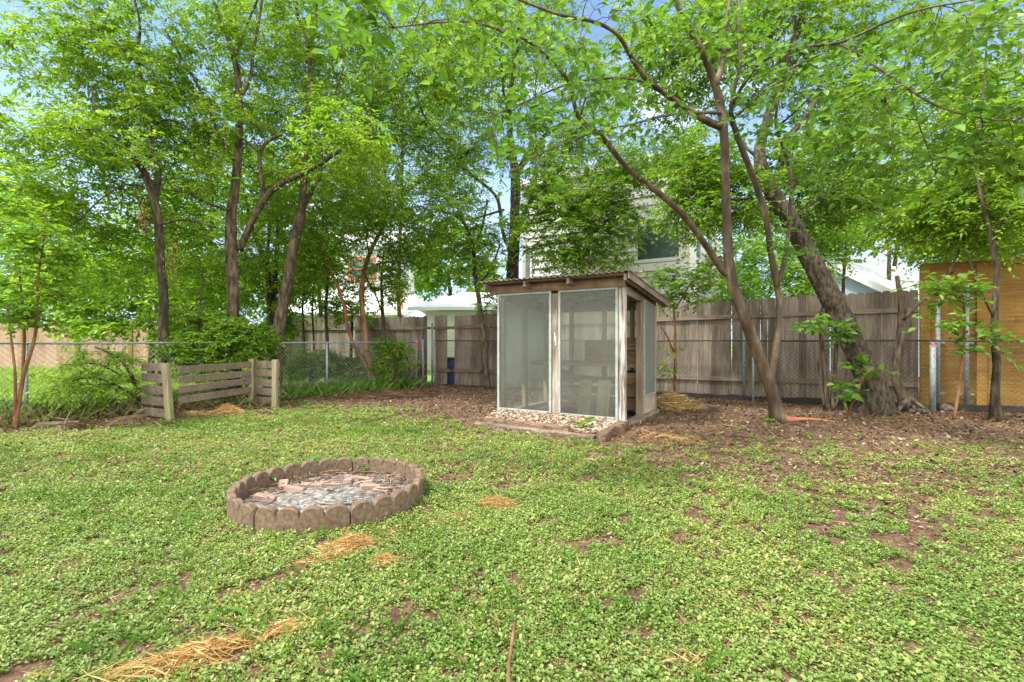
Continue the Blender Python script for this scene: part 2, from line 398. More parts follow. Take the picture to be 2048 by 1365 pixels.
def m_dusty(name, alpha_lo, alpha_hi, col):
    """dusty glass pane: mostly clear, with a film of dirt, runs and splashes"""
    m, nt, bs = mat_base(name)
    n1 = noise(nt, 1.8, 6, (1, 1, .6), .6); n2 = noise(nt, 24, 6, (1, 1, 1), .75); n3 = noise(nt, 80, 2)
    film = ramp(nt, n1, [(.3, (alpha_lo,) * 3), (.7, (alpha_hi,) * 3)])
    specks = ramp(nt, n2, [(.58, (0, 0, 0)), (.70, (.22, .22, .22))])
    sp3 = ramp(nt, n3, [(.70, (0, 0, 0)), (.75, (.35, .35, .35))])
    t = nt.nodes.new('ShaderNodeTexCoord'); sz = nt.nodes.new('ShaderNodeSeparateXYZ'); nt.links.new(t.outputs['Object'], sz.inputs[0])
    low = nt.nodes.new('ShaderNodeMapRange'); low.inputs['From Min'].default_value = .1; low.inputs['From Max'].default_value = 1.1; low.inputs['To Min'].default_value = 1; low.inputs['To Max'].default_value = .15
    nt.links.new(sz.outputs['Z'], low.inputs['Value'])
    a = mixc(nt, 1.0, specks, low.outputs[0], 'MULTIPLY')
    a = mixc(nt, 1.0, film, a, 'ADD'); a = mixc(nt, 1.0, a, mixc(nt, 1.0, sp3, low.outputs[0], 'MULTIPLY'), 'ADD')
    bs.inputs['Base Color'].default_value = (*col, 1); bs.inputs['Roughness'].default_value = .8
    tr = nt.nodes.new('ShaderNodeBsdfTransparent'); tr.inputs[0].default_value = (.93, .96, .93, 1)
    gl = nt.nodes.new('ShaderNodeBsdfGlossy'); gl.inputs['Roughness'].default_value = .3; gl.inputs['Color'].default_value = (.6, .65, .62, 1)
    fr = nt.nodes.new('ShaderNodeFresnel'); fr.inputs[0].default_value = 1.45
    m1 = nt.nodes.new('ShaderNodeMixShader'); nt.links.new(fr.outputs[0], m1.inputs[0]); nt.links.new(tr.outputs[0], m1.inputs[1]); nt.links.new(gl.outputs[0], m1.inputs[2])
    m2 = nt.nodes.new('ShaderNodeMixShader'); nt.links.new(a, m2.inputs[0]); nt.links.new(m1.outputs[0], m2.inputs[1])
    tl = nt.nodes.new('ShaderNodeBsdfTranslucent'); tl.inputs[0].default_value = (*col, 1); m3 = nt.nodes.new('ShaderNodeMixShader'); m3.inputs[0].default_value = .5
    nt.links.new(bs.outputs[0], m3.inputs[1]); nt.links.new(tl.outputs[0], m3.inputs[2]); nt.links.new(m3.outputs[0], m2.inputs[2]); bs.inputs['Specular IOR Level'].default_value = 0
    nt.links.new(m2.outputs[0], nt.nodes['Material Output'].inputs[0])
    return m
M['dusty'] = m_dusty('dusty_glass', .08, .22, (.50, .52, .47))
M['frosted'] = m_dusty('hazy_side_glass', .5, .72, (.40, .44, .40))
# ------------------------------------------------------------------ ground
SIDE = np.array([[-2.6, 13.35], [-4.3, 11.3], [-7.7, 7.3], [-10.6, 3.9]])     # side chain link line
def side_dist(x, y):
    """metres to the right of the side fence line (negative: the neighbour's lawn)"""
    a, b = SIDE[0], SIDE[2]
    d = unit(b - a); n = np.array([-d[1], d[0]])
    return (x - a[0]) * n[0] + (y - a[1]) * n[1]
def gh(x, y):
    return .05 * (fbm(np.asarray(x) * .7, np.asarray(y) * .7, 3) - .5) + .02 * (fbm(np.asarray(x) * 5, np.asarray(y) * 5, 9, 3) - .5)
T_ = [0, 300, 450, 600, 800, 960, 1100, 1230, 1400, 1700, 2048]
D_BARE = [6.7, 7.5, 9.0, 10.4, 9.4, 7.9, 7.0, 6.4, 6.5, 6.4, 6.8]
D_FULL = [6.2, 6.8, 7.7, 8.0, 7.2, 6.2, 5.4, 4.6, 2.8, 2.4, 2.2]
def cover(x, y):
    """0 bare earth .. 1 full green cover, from the distance to the shaded fence strip"""
    t = x / np.maximum(y, .1) * F_PX + 1024
    return np.clip((np.interp(t, T_, D_BARE) - y) / (np.interp(t, T_, D_BARE) - np.interp(t, T_, D_FULL)), 0, 1)
PIT = np.array([-1.43, 3.84]); PIT_R = .665
SH_O = np.array([-.233, 8.08]); SH_A = math.atan2(-.521, .854)
SU = np.array([math.cos(SH_A), math.sin(SH_A)]); SV = np.array([-SU[1], SU[0]])
def in_shed(x, y, m=0):
    a = (x - SH_O[0]) * SU[0] + (y - SH_O[1]) * SU[1]; b = (x - SH_O[0]) * SV[0] + (y - SH_O[1]) * SV[1]
    return (a > -.1 - m) & (a < 2.25 + m) & (b > -1.0 - m) & (b < 1.75 + m)

def axis(lo, hi, step, far):
    c = np.arange(lo, hi + 1e-6, step); g = []
    s, p = step, 0
    while p < far: s *= 1.35; p += s; g.append(p)
    g = np.array(g)
    return np.concatenate([(lo - g)[::-1], c, hi + g])
gx = axis(-13, 13, .07, 600); gy = axis(0, 15, .07, 600)
X, Y = np.meshgrid(gx, gy)
Z = gh(X, Y)
near = (np.abs(X) < 13) & (Y > 0) & (Y < 15)
Z = np.where(near, Z + .012 * (fbm(X * 14, Y * 14, 4, 2) - .5), Z * .3)
V = np.stack([X, Y, Z], -1).reshape(-1, 3)
ny, nx = X.shape
i = np.arange(ny * nx).reshape(ny, nx)
Fq = np.stack([i[:-1, :-1], i[:-1, 1:], i[1:, 1:], i[1:, :-1]], -1).reshape(-1, 4)
m, nt, bs = mat_base('earth_and_litter')
n1 = noise(nt, 1.3, 5); n2 = noise(nt, 22, 9, rough=.7); n3 = noise(nt, 90, 4)
soil = ramp(nt, n2, [(.3, (.03, .016, .008)), (.46, (.10, .054, .028)), (.56, (.17, .10, .055)), (.68, (.29, .19, .115))])
soil = mixc(nt, ramp(nt, n1, [(.4, (0, 0, 0)), (.65, (.5, .5, .5))]), soil, (.115, .058, .032))
at = nt.nodes.new('ShaderNodeAttribute'); at.attribute_name = 'turf'
grs = ramp(nt, n2, [(.35, (.10, .15, .03)), (.55, (.24, .36, .06)), (.75, (.38, .46, .12))])
nt.links.new(mixc(nt, at.outputs['Fac'], soil, grs), bs.inputs['Base Color'])
bs.inputs['Roughness'].default_value = .95
bump(nt, bs, n2, .9, .03)
M['ground'] = m
ground = new_mesh('ground', V, [Fq], m, smooth=True)
tag(ground, 'brown earth and leaf litter of the back yard', None, None, 'structure')
turf = np.clip(-side_dist(V[:, 0], V[:, 1]) / .8, 0, 1)
at_ = ground.data.attributes.new('turf', 'FLOAT', 'POINT'); at_.data.foreach_set('value', turf.astype(np.float32))

# ------------------------------------------------------------------ green ground cover
def sprigs(n_try, y0, y1, nl, size, kind, name, mat, seed, dens_boost=0, only_thin=False):
    g = np.random.default_rng(seed)
    y = np.sqrt(g.uniform(y0 ** 2, y1 ** 2, n_try)); x = g.uniform(-1.22, 1.22, n_try) * (y + .5)
    c = cover(x, y)
    pn = .16 * vnoise(x * 1.6, y * 1.6, 27) + .22 * vnoise(x * 5, y * 5, 22) + .36 * vnoise(x * 12, y * 12, 23) + .26 * vnoise(x * 30, y * 30, 24)
    p_ = np.clip(c ** 1.35 * .93, .012, .87); thr = .5 + .058 * np.log((1 - p_) / p_)
    keep = (pn - thr) / .05 + .5 > g.uniform(0, 1, n_try)
    keep &= (np.hypot(x - PIT[0], y - PIT[1]) > PIT_R + .05) & ~in_shed(x, y, .02) & (side_dist(x, y) > .3)
    x, y = x[keep], y[keep]; n = len(x)
    hgt = g.uniform(.006, .04, n) * (.6 + .8 * vnoise(x * 3, y * 3, 5))
    az0 = g.uniform(0, 6.28, n)
    k = np.arange(nl)
    az = az0[:, None] + k * 2.4 + g.normal(0, .35, (n, nl))
    lev = (k + 1) / nl
    sz = size * g.gamma(9, 1/9, (n, 1)) * g.uniform(.75, 1.2, (n, nl)) * (1 + .06 * np.maximum(y - 2.5, 0))[:, None]
    el = .15 + .9 * lev ** 2 * g.uniform(.3, 1, (n, nl))
    d = np.stack([np.cos(az) * np.cos(el), np.sin(az) * np.cos(el), np.sin(el)], -1)
    pos = np.stack([x[:, None] + np.cos(az) * sz * .35, y[:, None] + np.sin(az) * sz * .35, gh(x, y)[:, None] + hgt[:, None] * lev + .004 * 0 * az], -1)
    nrm = np.stack([-np.cos(az) * .3, -np.sin(az) * .3, np.ones_like(az)], -1) + g.normal(0, .25, (n, nl, 3))
    Vv, Ff = leaves(pos.reshape(-1, 3), d.reshape(-1, 3), nrm.reshape(-1, 3), sz.reshape(-1), sz.reshape(-1) * .78, kind, .2, .3)
    print(name, n, len(Vv))
    return Vv, Ff
LEAF['diamond'] = [(0, 0), (.55, .5), (1, 0)]
def join_leaves(parts):
    Vs, Fs, n = [], {}, 0
    for V_, F_ in parts:
        for f in F_: Fs.setdefault(f.shape[1], []).append(f + n)
        Vs.append(V_); n += len(V_)
    return np.concatenate(Vs), [np.concatenate(v) for v in Fs.values()]
cv = join_leaves([sprigs(84000, 1.0, 4.2, 7, .0122, 'clover', 'near', None, 1),
                  sprigs(140000, 4.2, 9.9, 6, .0155, 'diamond', 'far', None, 2)])
o = new_mesh('ground_cover', cv[0], cv[1], M['clover'])
tag(o, 'low bright green clover-like ground cover over the yard', 'ground cover', None, 'stuff')

def blades(cx, cy, n, rad, hmin, hmax, seed, wd=.006, lean=.5, z=True, bias=(0, 0)):
    g = np.random.default_rng(seed)
    x = cx + g.normal(0, 1, n) * rad; y = cy + g.normal(0, 1, n) * rad
    return blades_at(x, y, hmin, hmax, seed, wd, lean, bias)
def blades_at(x, y, hmin, hmax, seed, wd=.006, lean=.5, bias=(0, 0)):
    g = np.random.default_rng(seed + 99); n = len(x)
    az = g.uniform(0, 6.28, n); ln = g.uniform(hmin, hmax, n)
    d = np.stack([np.cos(az) * lean * g.uniform(.1, 1, n) + bias[0], np.sin(az) * lean * g.uniform(.1, 1, n) + bias[1], np.ones(n)], -1)
    pos = np.stack([x, y, gh(x, y) - .01], -1)
    nrm = np.stack([-np.cos(az), -np.sin(az), np.full(n, .4)], -1) + g.normal(0, .4, (n, 3))
    return leaves(pos, d, nrm, ln, wd * g.uniform(.7, 1.4, n), 'blade', g.uniform(.1, .6, (n, 1)), .2)
# thin grass scattered in the cover
g = np.random.default_rng(31)
yy = np.sqrt(g.uniform(1, 60, 2400)); xx = g.uniform(-1.15, 1.15, 2400) * yy
kk = (cover(xx, yy) > .5) & (np.hypot(xx - PIT[0], yy - PIT[1]) > PIT_R + .1) & ~in_shed(xx, yy, .1) & (side_dist(xx, yy) > .3) & (vnoise(xx * .8, yy * .8, 55) > .4)
xx = np.repeat(xx[kk], 7) + g.normal(0, .03, kk.sum() * 7); yy = np.repeat(yy[kk], 7) + g.normal(0, .03, kk.sum() * 7)
V_, F_ = blades_at(xx, yy, .05, .13, 32, .004, .8)
tag(new_mesh('grass_tufts', V_, F_, M['grass']), 'thin grass blades scattered through the green ground cover', 'grass', None, 'stuff')

# dry bits among the green
n = 34000; yy = np.sqrt(g.uniform(1, 64, n)); xx = g.uniform(-1.2, 1.2, n) * yy
kk = (np.hypot(xx - PIT[0], yy - PIT[1]) > PIT_R + .06) & ~in_shed(xx, yy, .05) & (side_dist(xx, yy) > .2) & (vnoise(xx * 2.3, yy * 2.3, 61) * .6 + vnoise(xx * 9, yy * 9, 62) * .4 > .45)
xx, yy = xx[kk], yy[kk]; n = len(xx); az = g.uniform(0, 6.28, n); el = g.normal(.1, .25, n)
V_, F_ = leaves(np.stack([xx, yy, gh(xx, yy) + g.uniform(.01, .035, n)], -1), np.stack([np.cos(az), np.sin(az), np.sin(el)], -1), np.stack([np.zeros(n), np.zeros(n), np.ones(n)], -1) + g.normal(0, .5, (n, 3)), g.uniform(.02, .08, n), g.uniform(.0018, .0045, n), 'blade', g.normal(.1, .2, (n, 1)), .1)
tag(new_mesh('dry_stems', V_, F_, M['dry_bits']), 'dry brown and yellow stems mixed through the ground cover', 'dry stems', None, 'stuff')
# litter on bare earth
g = np.random.default_rng(41)
n = 150000
yy = np.sqrt(g.uniform(1.0, 13.5 ** 2, n)); yy[::3] = g.uniform(1.2, 5, len(yy[::3])); xx = g.uniform(-1.15, 1.15, n) * yy
c = cover(xx, yy)
kk = (g.uniform(0, 1, n) > c * .6) & ~in_shed(xx, yy, -.06) & (side_dist(xx, yy) > -.3) & (yy < 12.9 - .488 * xx) & (np.hypot(xx - PIT[0], yy - PIT[1]) > PIT_R + .05)
xx, yy = xx[kk], yy[kk]; n = len(xx)
az = g.uniform(0, 6.28, n); el = g.normal(.1, .3, n)
d = np.stack([np.cos(az) * np.cos(el), np.sin(az) * np.cos(el), np.sin(el)], -1)
nrm = np.stack([np.zeros(n), np.zeros(n), np.ones(n)], -1) + g.normal(0, .5, (n, 3))
sz = np.minimum(g.gamma(3, .009, n) + .012, .07) * np.clip(yy / 6, .3, 1)
lv = leaves(np.stack([xx, yy, gh(xx, yy) + g.uniform(.002, .022, n)], -1), d, nrm, sz, sz * g.uniform(.15, .65, n), 'clover', g.uniform(-.3, .3, (n, 1)), .15)
o = new_mesh('leaf_litter', lv[0], lv[1], M['litter']); tag(o, 'brown dead leaves and bark bits over the bare earth', 'leaf litter', None, 'stuff')
# twigs
n = 2600
yy = np.sqrt(g.uniform(2.2 ** 2, 13 ** 2, n)); xx = g.uniform(-1.1, 1.1, n) * yy
kk = (g.uniform(0, 1, n) > cover(xx, yy) * .9) & ~in_shed(xx, yy) & (side_dist(xx, yy) > .0) & (yy < 12.5 - .488 * xx) & (np.hypot(xx - PIT[0], yy - PIT[1]) > PIT_R + .1)
xx, yy = xx[kk], yy[kk]; n = len(xx)
az = g.uniform(0, 6.28, n); ln = g.gamma(2, .07, n) + .04
t = np.linspace(-.5, .5, 4)
pn_ = np.stack([xx[:, None] + np.cos(az)[:, None] * ln[:, None] * t + g.normal(0, .008, (n, 4)), yy[:, None] + np.sin(az)[:, None] * ln[:, None] * t + g.normal(0, .008, (n, 4)), np.zeros((n, 4))], -1)
pn_[..., 2] = gh(pn_[..., 0], pn_[..., 1]) + .012 + g.uniform(0, .03, (n, 1)) * np.abs(t * 2)
V_, F_ = tubes(pn_, np.repeat((g.uniform(.0015, .006, n))[:, None], 4, 1) * [1, .9, .8, .4], 4)
tag(new_mesh('fallen_twigs', V_, F_, M['chips']), 'thin fallen twigs on the bare earth by the fences', 'twigs', None, 'stuff')

# straw patches
def straw_patch(x, y, rx, ry, n, label, hgt=.05, lmin=.08, lmax=.22, seed=0, rot=0, mat='straw', wd=.0016):
    g = np.random.default_rng(seed + 500)
    d0 = F_PX * CAM_H / (y - 682.5); cx, cy = (x - 1024) / F_PX * d0, d0
    n = int(n * 2.2); a = g.normal(0, .5, n); b = g.normal(0, .5, n)
    px_ = cx + (a * rx * math.cos(rot) - b * ry * math.sin(rot)); py_ = cy + (a * rx * math.sin(rot) + b * ry * math.cos(rot))
    h = np.exp(-(a ** 2 + b ** 2) * 1.6) * hgt
    az = g.normal(rot, .9, n) + g.integers(0, 2, n) * np.pi; el = g.normal(.03, .16, n)
    dd = np.stack([np.cos(az) * np.cos(el), np.sin(az) * np.cos(el), np.sin(el)], -1)
    ln = g.uniform(lmin, lmax, n)
    pos = np.stack([px_, py_, gh(px_, py_) + .02 + h * g.uniform(.3, 1.1, n)], -1) - dd * ln[:, None] * .5
    pos[:, 2] = np.maximum(pos[:, 2], gh(pos[:, 0], pos[:, 1]) + .004)
    nrm = np.stack([np.zeros(n), np.zeros(n), np.ones(n)], -1) + g.normal(0, .5, (n, 3))
    V_, F_ = leaves(pos, dd, nrm, ln, wd * (d0 / 7 + .5), 'blade', g.normal(.08, .15, (n, 1)), .1)
    o = new_mesh('straw_patch', V_, F_, M[mat]); tag(o, label, 'straw', 'loose straw lying on the yard', 'stuff')
straw_patch(702, 1098, .13, .09, 330, 'thick golden straw heap in the cover just right of the fire pit front', .07, .05, .13, seed=1, rot=.3)
straw_patch(650, 1122, .17, .07, 60, 'thin golden straw trail left of the heap near the fire pit', .015, .03, .1, seed=2, rot=.4)
straw_patch(992, 1010, .14, .09, 330, 'round orange straw clump in the cover between fire pit and shed', .06, .05, .14, seed=3)
straw_patch(915, 1035, .2, .1, 80, 'loose orange straw trailing from the round clump toward the fire pit', .015, .03, .09, seed=4, rot=.5)
straw_patch(820, 1062, .36, .16, 110, 'sparse straw bits between the two straw heaps', .012, .03, .09, seed=5, rot=.3)
straw_patch(405, 1318, .17, .07, 170, 'long golden straw heap at the lower left edge of the yard', .035, .06, .17, seed=6, rot=.35)
straw_patch(290, 1350, .24, .08, 90, 'flat straw strands beside the lower left heap', .02, .06, .16, seed=7, rot=.2)
straw_patch(770, 1128, .07, .05, 90, 'small brown tuft of dead grass below the golden straw heap', .04, .05, .12, seed=8, mat='straw')
straw_patch(1345, 818, .42, .3, 700, 'orange pine straw mound beside the rear corner of the glazed shed', .26, .1, .3, seed=9, rot=-.3)
straw_patch(1330, 880, .6, .4, 50, 'scattered straw strands on the earth right of the shed', .02, .1, .3, seed=10)
straw_patch(455, 828, .26, .16, 260, 'bright orange straw mound inside the board bin', .14, .08, .2, seed=11)
straw_patch(395, 832, .3, .14, 160, 'reddish straw beside the leaning post of the board bin', .06, .08, .2, seed=12)
straw_patch(200, 856, .9, .2, 120, 'dry stems on the earth strip by the side fence', .04, .1, .35, seed=13, mat='dead_stem')
straw_patch(780, 796, 1.4, .35, 300, 'reddish dead stems raked into a strip near the twin-stem tree', .14, .1, .4, seed=14, mat='dead_stem')
straw_patch(1370, 1330, .1, .08, 25, 'pale dead grass tuft at the lower right of the yard', .02, .05, .12, seed=15)
straw_patch(575, 1270, .12, .1, 60, 'pale dead grass spot right of the lower left straw heap', .02, .05, .12, seed=16)

# ------------------------------------------------------------------ fire pit
names_ = ['front right', 'right side', 'back right', 'back', 'back left', 'left side', 'front left']
segw = 2 * math.pi / 7
for k in range(7):
    a0 = math.radians(-60) + k * segw + .006; a1 = a0 + segw - .012
    b = MB(); nA = 49
    aa = np.linspace(a0, a1, nA); u = np.linspace(0, 4, nA)
    fr = (u % 1) - .5; fr[-1] = .5
    h = .108 + np.sqrt(np.maximum(.25 - fr ** 2, 0)) * .125
    Vs = []
    tilt = rng.uniform(-.012, .012)
    for off, dz in ((-.028, None), (-.028, -.008), (-.018, 0), (.018, 0), (.028, -.008), (.028, None)):
        zz = np.full(nA, -.05) if dz is None else h + dz
        rr = PIT_R + .02 + off + (zz + .05) * tilt * 2
        Vs.append(np.stack([np.cos(aa) * rr, np.sin(aa) * rr, zz], -1))
    Vs = np.stack(Vs, 1); idx = np.arange(nA * 6).reshape(nA, 6)
    Fq = np.stack([idx[:-1], idx[1:], np.roll(idx, -1, 1)[1:], np.roll(idx, -1, 1)[:-1]], -1).reshape(-1, 4)
    o = new_mesh('edging_block', Vs.reshape(-1, 3), [Fq, idx[0][None, ::-1], idx[-1][None, :]], M['concrete'])
    o.location = (PIT[0], PIT[1], 0)
    tag(o, 'scalloped brown concrete edging block at the %s of the fire pit ring' % names_[k], 'edging block', 'scalloped edging blocks round the fire pit')
# ash bed
n_ = 90
a_ = np.linspace(0, 2 * np.pi, n_, endpoint=False); rr_ = np.linspace(0, PIT_R - .012, 34)[1:]
A_, R_ = np.meshgrid(a_, rr_)
ax_, ay_ = np.cos(A_) * R_, np.sin(A_) * R_
az_ = .018 + .03 * np.exp(-((ax_ + .02) ** 2 + (ay_ + .05) ** 2) / .12) + .008 * fbm(ax_ * 22, ay_ * 22, 8) * (R_ < PIT_R - .02)
i = np.arange(A_.size).reshape(A_.shape) + 1
Vp = np.vstack([[0, 0, .05], np.stack([ax_, ay_, az_], -1).reshape(-1, 3)])
Fq = np.stack([i[:-1], np.roll(i[:-1], -1, 1), np.roll(i[1:], -1, 1), i[1:]], -1).reshape(-1, 4)
Ft = np.stack([np.zeros(n_, int), i[0], np.roll(i[0], -1)], -1)
o = new_mesh('ash_bed', Vp, [Fq, Ft], M['ash'], smooth=True); o.location = (PIT[0], PIT[1], 0)
tag(o, 'grey and white wood ash filling the fire pit', 'ash', None, 'stuff')
# bits of charcoal, bark and twigs along the rim
g = np.random.default_rng(51); n = 1500
r = PIT_R * np.sqrt(g.uniform(0, 1, n)); a = g.uniform(0, 6.28, n)
kk = (g.uniform(0, 1, n) < np.clip((r / PIT_R - .35) * 1.4, .08, 1) * np.where(np.sin(a) > -.2, 1, .35)) & (r < PIT_R - .03)
r, a = r[kk], a[kk]; n = len(r); x, y = PIT[0] + np.cos(a) * r, PIT[1] + np.sin(a) * r
az = g.uniform(0, 6.28, n); ln = g.gamma(2.5, .02, n) + .015; t = np.array([-.5, 0, .5])
pn_ = np.stack([x[:, None] + np.cos(az)[:, None] * ln[:, None] * t, y[:, None] + np.sin(az)[:, None] * ln[:, None] * t, .045 + g.uniform(0, .03, n)[:, None] + g.normal(0, .005, (n, 3))], -1)
rad = np.hypot(pn_[..., 0] - PIT[0], pn_[..., 1] - PIT[1]).max(1); pn_ = pn_[rad < PIT_R - .012]; n = len(pn_)
V_, F_ = tubes(pn_, np.repeat(g.uniform(.002, .0055, n)[:, None], 3, 1), 4, caps=True)
tag(new_mesh('bark_chips', V_, F_, M['chips']), 'brown bark chips and twigs round the inside of the fire pit', 'bark chips', None, 'stuff')
# bricks
BR = [(566, 968, 1.9, 'tilted pink brick at the far left inside the fire pit'), (530, 992, .1, 'flat pale brick on the left of the ash'), (590, 975, .05, 'white dusted brick at the back left of the ash'),
      (622, 968, .3, 'half sunk brick right of the white dusted one'), (660, 966, .5, 'small broken brick at the middle back of the ash'), (697, 958, 1.75, 'upright orange pink brick at the back of the fire pit'),
      (727, 964, .25, 'pale cream brick right of the upright brick'), (740, 970, .45, 'pink brick lying in front of the cream brick'), (765, 978, -.4, 'brick end at the right side of the ash'), (722, 955, .1, 'brown brick behind the cream brick')]
for x, y, rot, lab in BR:
    d0 = F_PX * (CAM_H - .06) / (y - 682.5)
    b = MB(); b.box(-.078, .078, -.036, .036, -.024, .024, .003)
    o = b.build('brick', M['brick'], bevel=.006); o.location = ((x - 1024) / F_PX * d0, d0, .042); o.rotation_euler = (rng.uniform(-.15, .15), rng.uniform(-.2, .2), rot)
    tag(o, lab, 'brick', 'loose bricks in the fire pit')
# wire grate
b = MB()
for k in range(13): b.tube([[-.15 + k * .025, -.1, 0], [-.15 + k * .025, .1, 0]], .0016, 4)
for k in range(6): b.tube([[-.16, -.1 + k * .04, 0], [.16, -.1 + k * .04, .0]], .0016, 4)
o = b.build('wire_grate', M['galv_dark']); d0 = F_PX * 1.18 / (1002 - 682.5); o.location = ((728 - 1024) / F_PX * d0, d0, .062); o.rotation_euler = (.08, -.06, .35)
tag(o, 'small rusty wire grate lying on the ash in the fire pit', 'grate')

# ------------------------------------------------------------------ pebble bed, timbers and plant before the shed
def shed_world(u, v): return SH_O + SU * u + SV * v
def pebbles(n, seed, fn, smin, smax, zfn):
    g = np.random.default_rng(seed)
    oc = np.array([[1, 0, 0], [-1, 0, 0], [0, 1, 0], [0, -1, 0], [0, 0, 1], [0, 0, -1]], float)
    tri = [(0, 2, 4), (2, 1, 4), (1, 3, 4), (3, 0, 4), (2, 0, 5), (1, 2, 5), (3, 1, 5), (0, 3, 5)]
    V0 = list(oc); F0 = []; mid = {}
    def md(a, b):
        k = (min(a, b), max(a, b))
        if k not in mid: mid[k] = len(V0); V0.append(unit(V0[a] + V0[b]))
        return mid[k]
    for a, b_, c_ in tri:
        x, y, z = md(a, b_), md(b_, c_), md(c_, a); F0 += [(a, x, z), (x, b_, y), (z, y, c_), (x, y, z)]
    V0 = np.array(V0); F0 = np.array(F0)
    pos = fn(g, n); n = len(pos)
    s = g.uniform(smin, smax, (n, 1, 1)) * g.uniform(.55, 1.2, (n, 1, 3)) * np.array([1, 1, .6])
    Vv = V0[None] * s * (1 + g.normal(0, .1, (n, len(V0), 1)))
    a = g.uniform(0, 6.28, n); ca, sa = np.cos(a)[:, None], np.sin(a)[:, None]
    Vr = np.stack([Vv[..., 0] * ca - Vv[..., 1] * sa, Vv[..., 0] * sa + Vv[..., 1] * ca, Vv[..., 2]], -1) + pos[:, None]
    return Vr.reshape(-1, 3), [(F0[None] + np.arange(n)[:, None, None] * len(V0)).reshape(-1, 3)]
def bed(g, n):
    v = -g.uniform(.02, .9, n); u = g.uniform(0, 1, n) * (2.12 + v * -.02 - (-v * .33)) + (-v * .33)
    w = shed_world(u[:, None], v[:, None]) if False else SH_O + u[:, None] * SU + v[:, None] * SV
    return np.column_stack([w, .05 + .05 * (1 + v) + g.uniform(0, .03, n)])
V_, F_ = pebbles(3000, 61, bed, .014, .034, None)
tag(new_mesh('pebble_bed', V_, F_, M['pebble'], smooth=True), 'pink and white pebbles before the glazed shed', 'pebbles', None, 'stuff')
b = MB(); q = [shed_world(.3, -.96), shed_world(2.2, -.96), shed_world(2.15, .0), shed_world(0, .0)]
b.hexa([[*p, -.05] for p in q] + [[q[0][0], q[0][1], .05], [q[1][0], q[1][1], .05], [q[2][0], q[2][1], .085], [q[3][0], q[3][1], .085]])
tag(b.build('gravel_base', M['litter']), 'packed earth under the pebbles before the shed', None, None, 'structure')
def log(name, a, b_, w, h, label, mat, z=.04, cat='timber', grp=None, j=.012):
    a = np.array(a, float); b_ = np.array(b_, float); L = np.linalg.norm(b_ - a)
    t = thing_o = None
    n = max(4, int(L / .12)); pts = np.linspace(0, 1, n)[:, None] * (b_ - a) + a
    d = unit(b_ - a); s = np.array([-d[1], d[0]])
    prof = np.array([[-.5, 0], [.5, 0], [.5, .75], [.38, 1], [-.35, 1], [-.5, .8]])
    g = np.random.default_rng(int(L * 1000))
    Vv = np.zeros((n, 6, 3))
    for k in range(6):
        off = prof[k, 0] * w + g.normal(0, j * .6, n)
        Vv[:, k, :2] = pts + s * off[:, None]; Vv[:, k, 2] = z - h / 2 + prof[k, 1] * h + g.normal(0, j * .6, n) * (prof[k, 1] > 0)
    idx = np.arange(n * 6).reshape(n, 6)
    Fq = np.stack([idx[:-1], idx[1:], np.roll(idx, -1, 1)[1:], np.roll(idx, -1, 1)[:-1]], -1).reshape(-1, 4)
    o = new_mesh(name, Vv.reshape(-1, 3), [Fq, idx[0][None, ::-1], idx[-1][None, :]], M[mat])
    return tag(o, label, cat, grp)
log('landscape_timber', shed_world(.24, -.93), shed_world(1.75, -.98), .085, .08, 'dark rotten round log edging the pebbles', 'darkwood', .09, 'log')
log('landscape_timber', shed_world(.3, -1.03), shed_world(2.14, -1.06), .1, .08, 'weathered flat timber below the pebble bed', 'pallet', .035)
log('landscape_timber', shed_world(2.22, -1.1), shed_world(2.2, -.06), .12, .12, 'short mossy timber at the right end of the pebble bed', 'darkwood', .06)
def leafy(name, x, y, z0, nst, hgt, spread, ll, lw, mat, label, cat='plant', seed=0, kind='heart', nl=6, group=None):
    """a small plant: stems with leaves"""
    g = np.random.default_rng(seed + 900)
    t = thing(name, (x, y, z0), 0, label, cat, group)
    az = g.uniform(0, 6.28, nst); sp = g.uniform(.2, 1, nst) * spread; h = hgt * g.uniform(.6, 1, nst)
    tt = np.linspace(0, 1, 5)
    Pn = np.stack([np.cos(az)[:, None] * sp[:, None] * tt ** 1.5, np.sin(az)[:, None] * sp[:, None] * tt ** 1.5, h[:, None] * tt * (1.15 - .15 * tt)], -1)
    V_, F_ = tubes(Pn, np.repeat([[.006, .005, .004, .003, .002]], nst, 0) * (hgt ** .5), 4)
    new_mesh('stem', V_, F_, M['bark_pink'], t)
    m_ = nst * nl; f = g.uniform(.25, 1, (nst, nl)); k0 = np.minimum((f * 4).astype(int), 3); fr = (f * 4 - k0)[..., None]
    I = np.arange(nst)[:, None]
    pos = (Pn[I, k0] * (1 - fr) + Pn[I, k0 + 1] * fr).reshape(-1, 3)
    a2 = g.uniform(0, 6.28, m_)
    d = np.stack([np.cos(a2), np.sin(a2), g.uniform(-.2, .6, m_)], -1)
    nrm = np.stack([np.zeros(m_), np.zeros(m_), np.ones(m_)], -1) + g.normal(0, .3, (m_, 3))
    V_, F_ = leaves(pos + unit(d) * .01, d, nrm, ll * g.uniform(.6, 1.15, m_), lw * g.uniform(.7, 1.1, m_), kind, .25, .25)
    new_mesh('foliage', V_, F_, M[mat], t)
    return t
w = shed_world(1.85, -.75)
leafy('broadleaf_weed', w[0], w[1], .1, 6, .1, .1, .17, .055, 'leaf_b', 'dark green broadleaf weed growing in the pebbles by the shed corner', seed=3, nl=2)

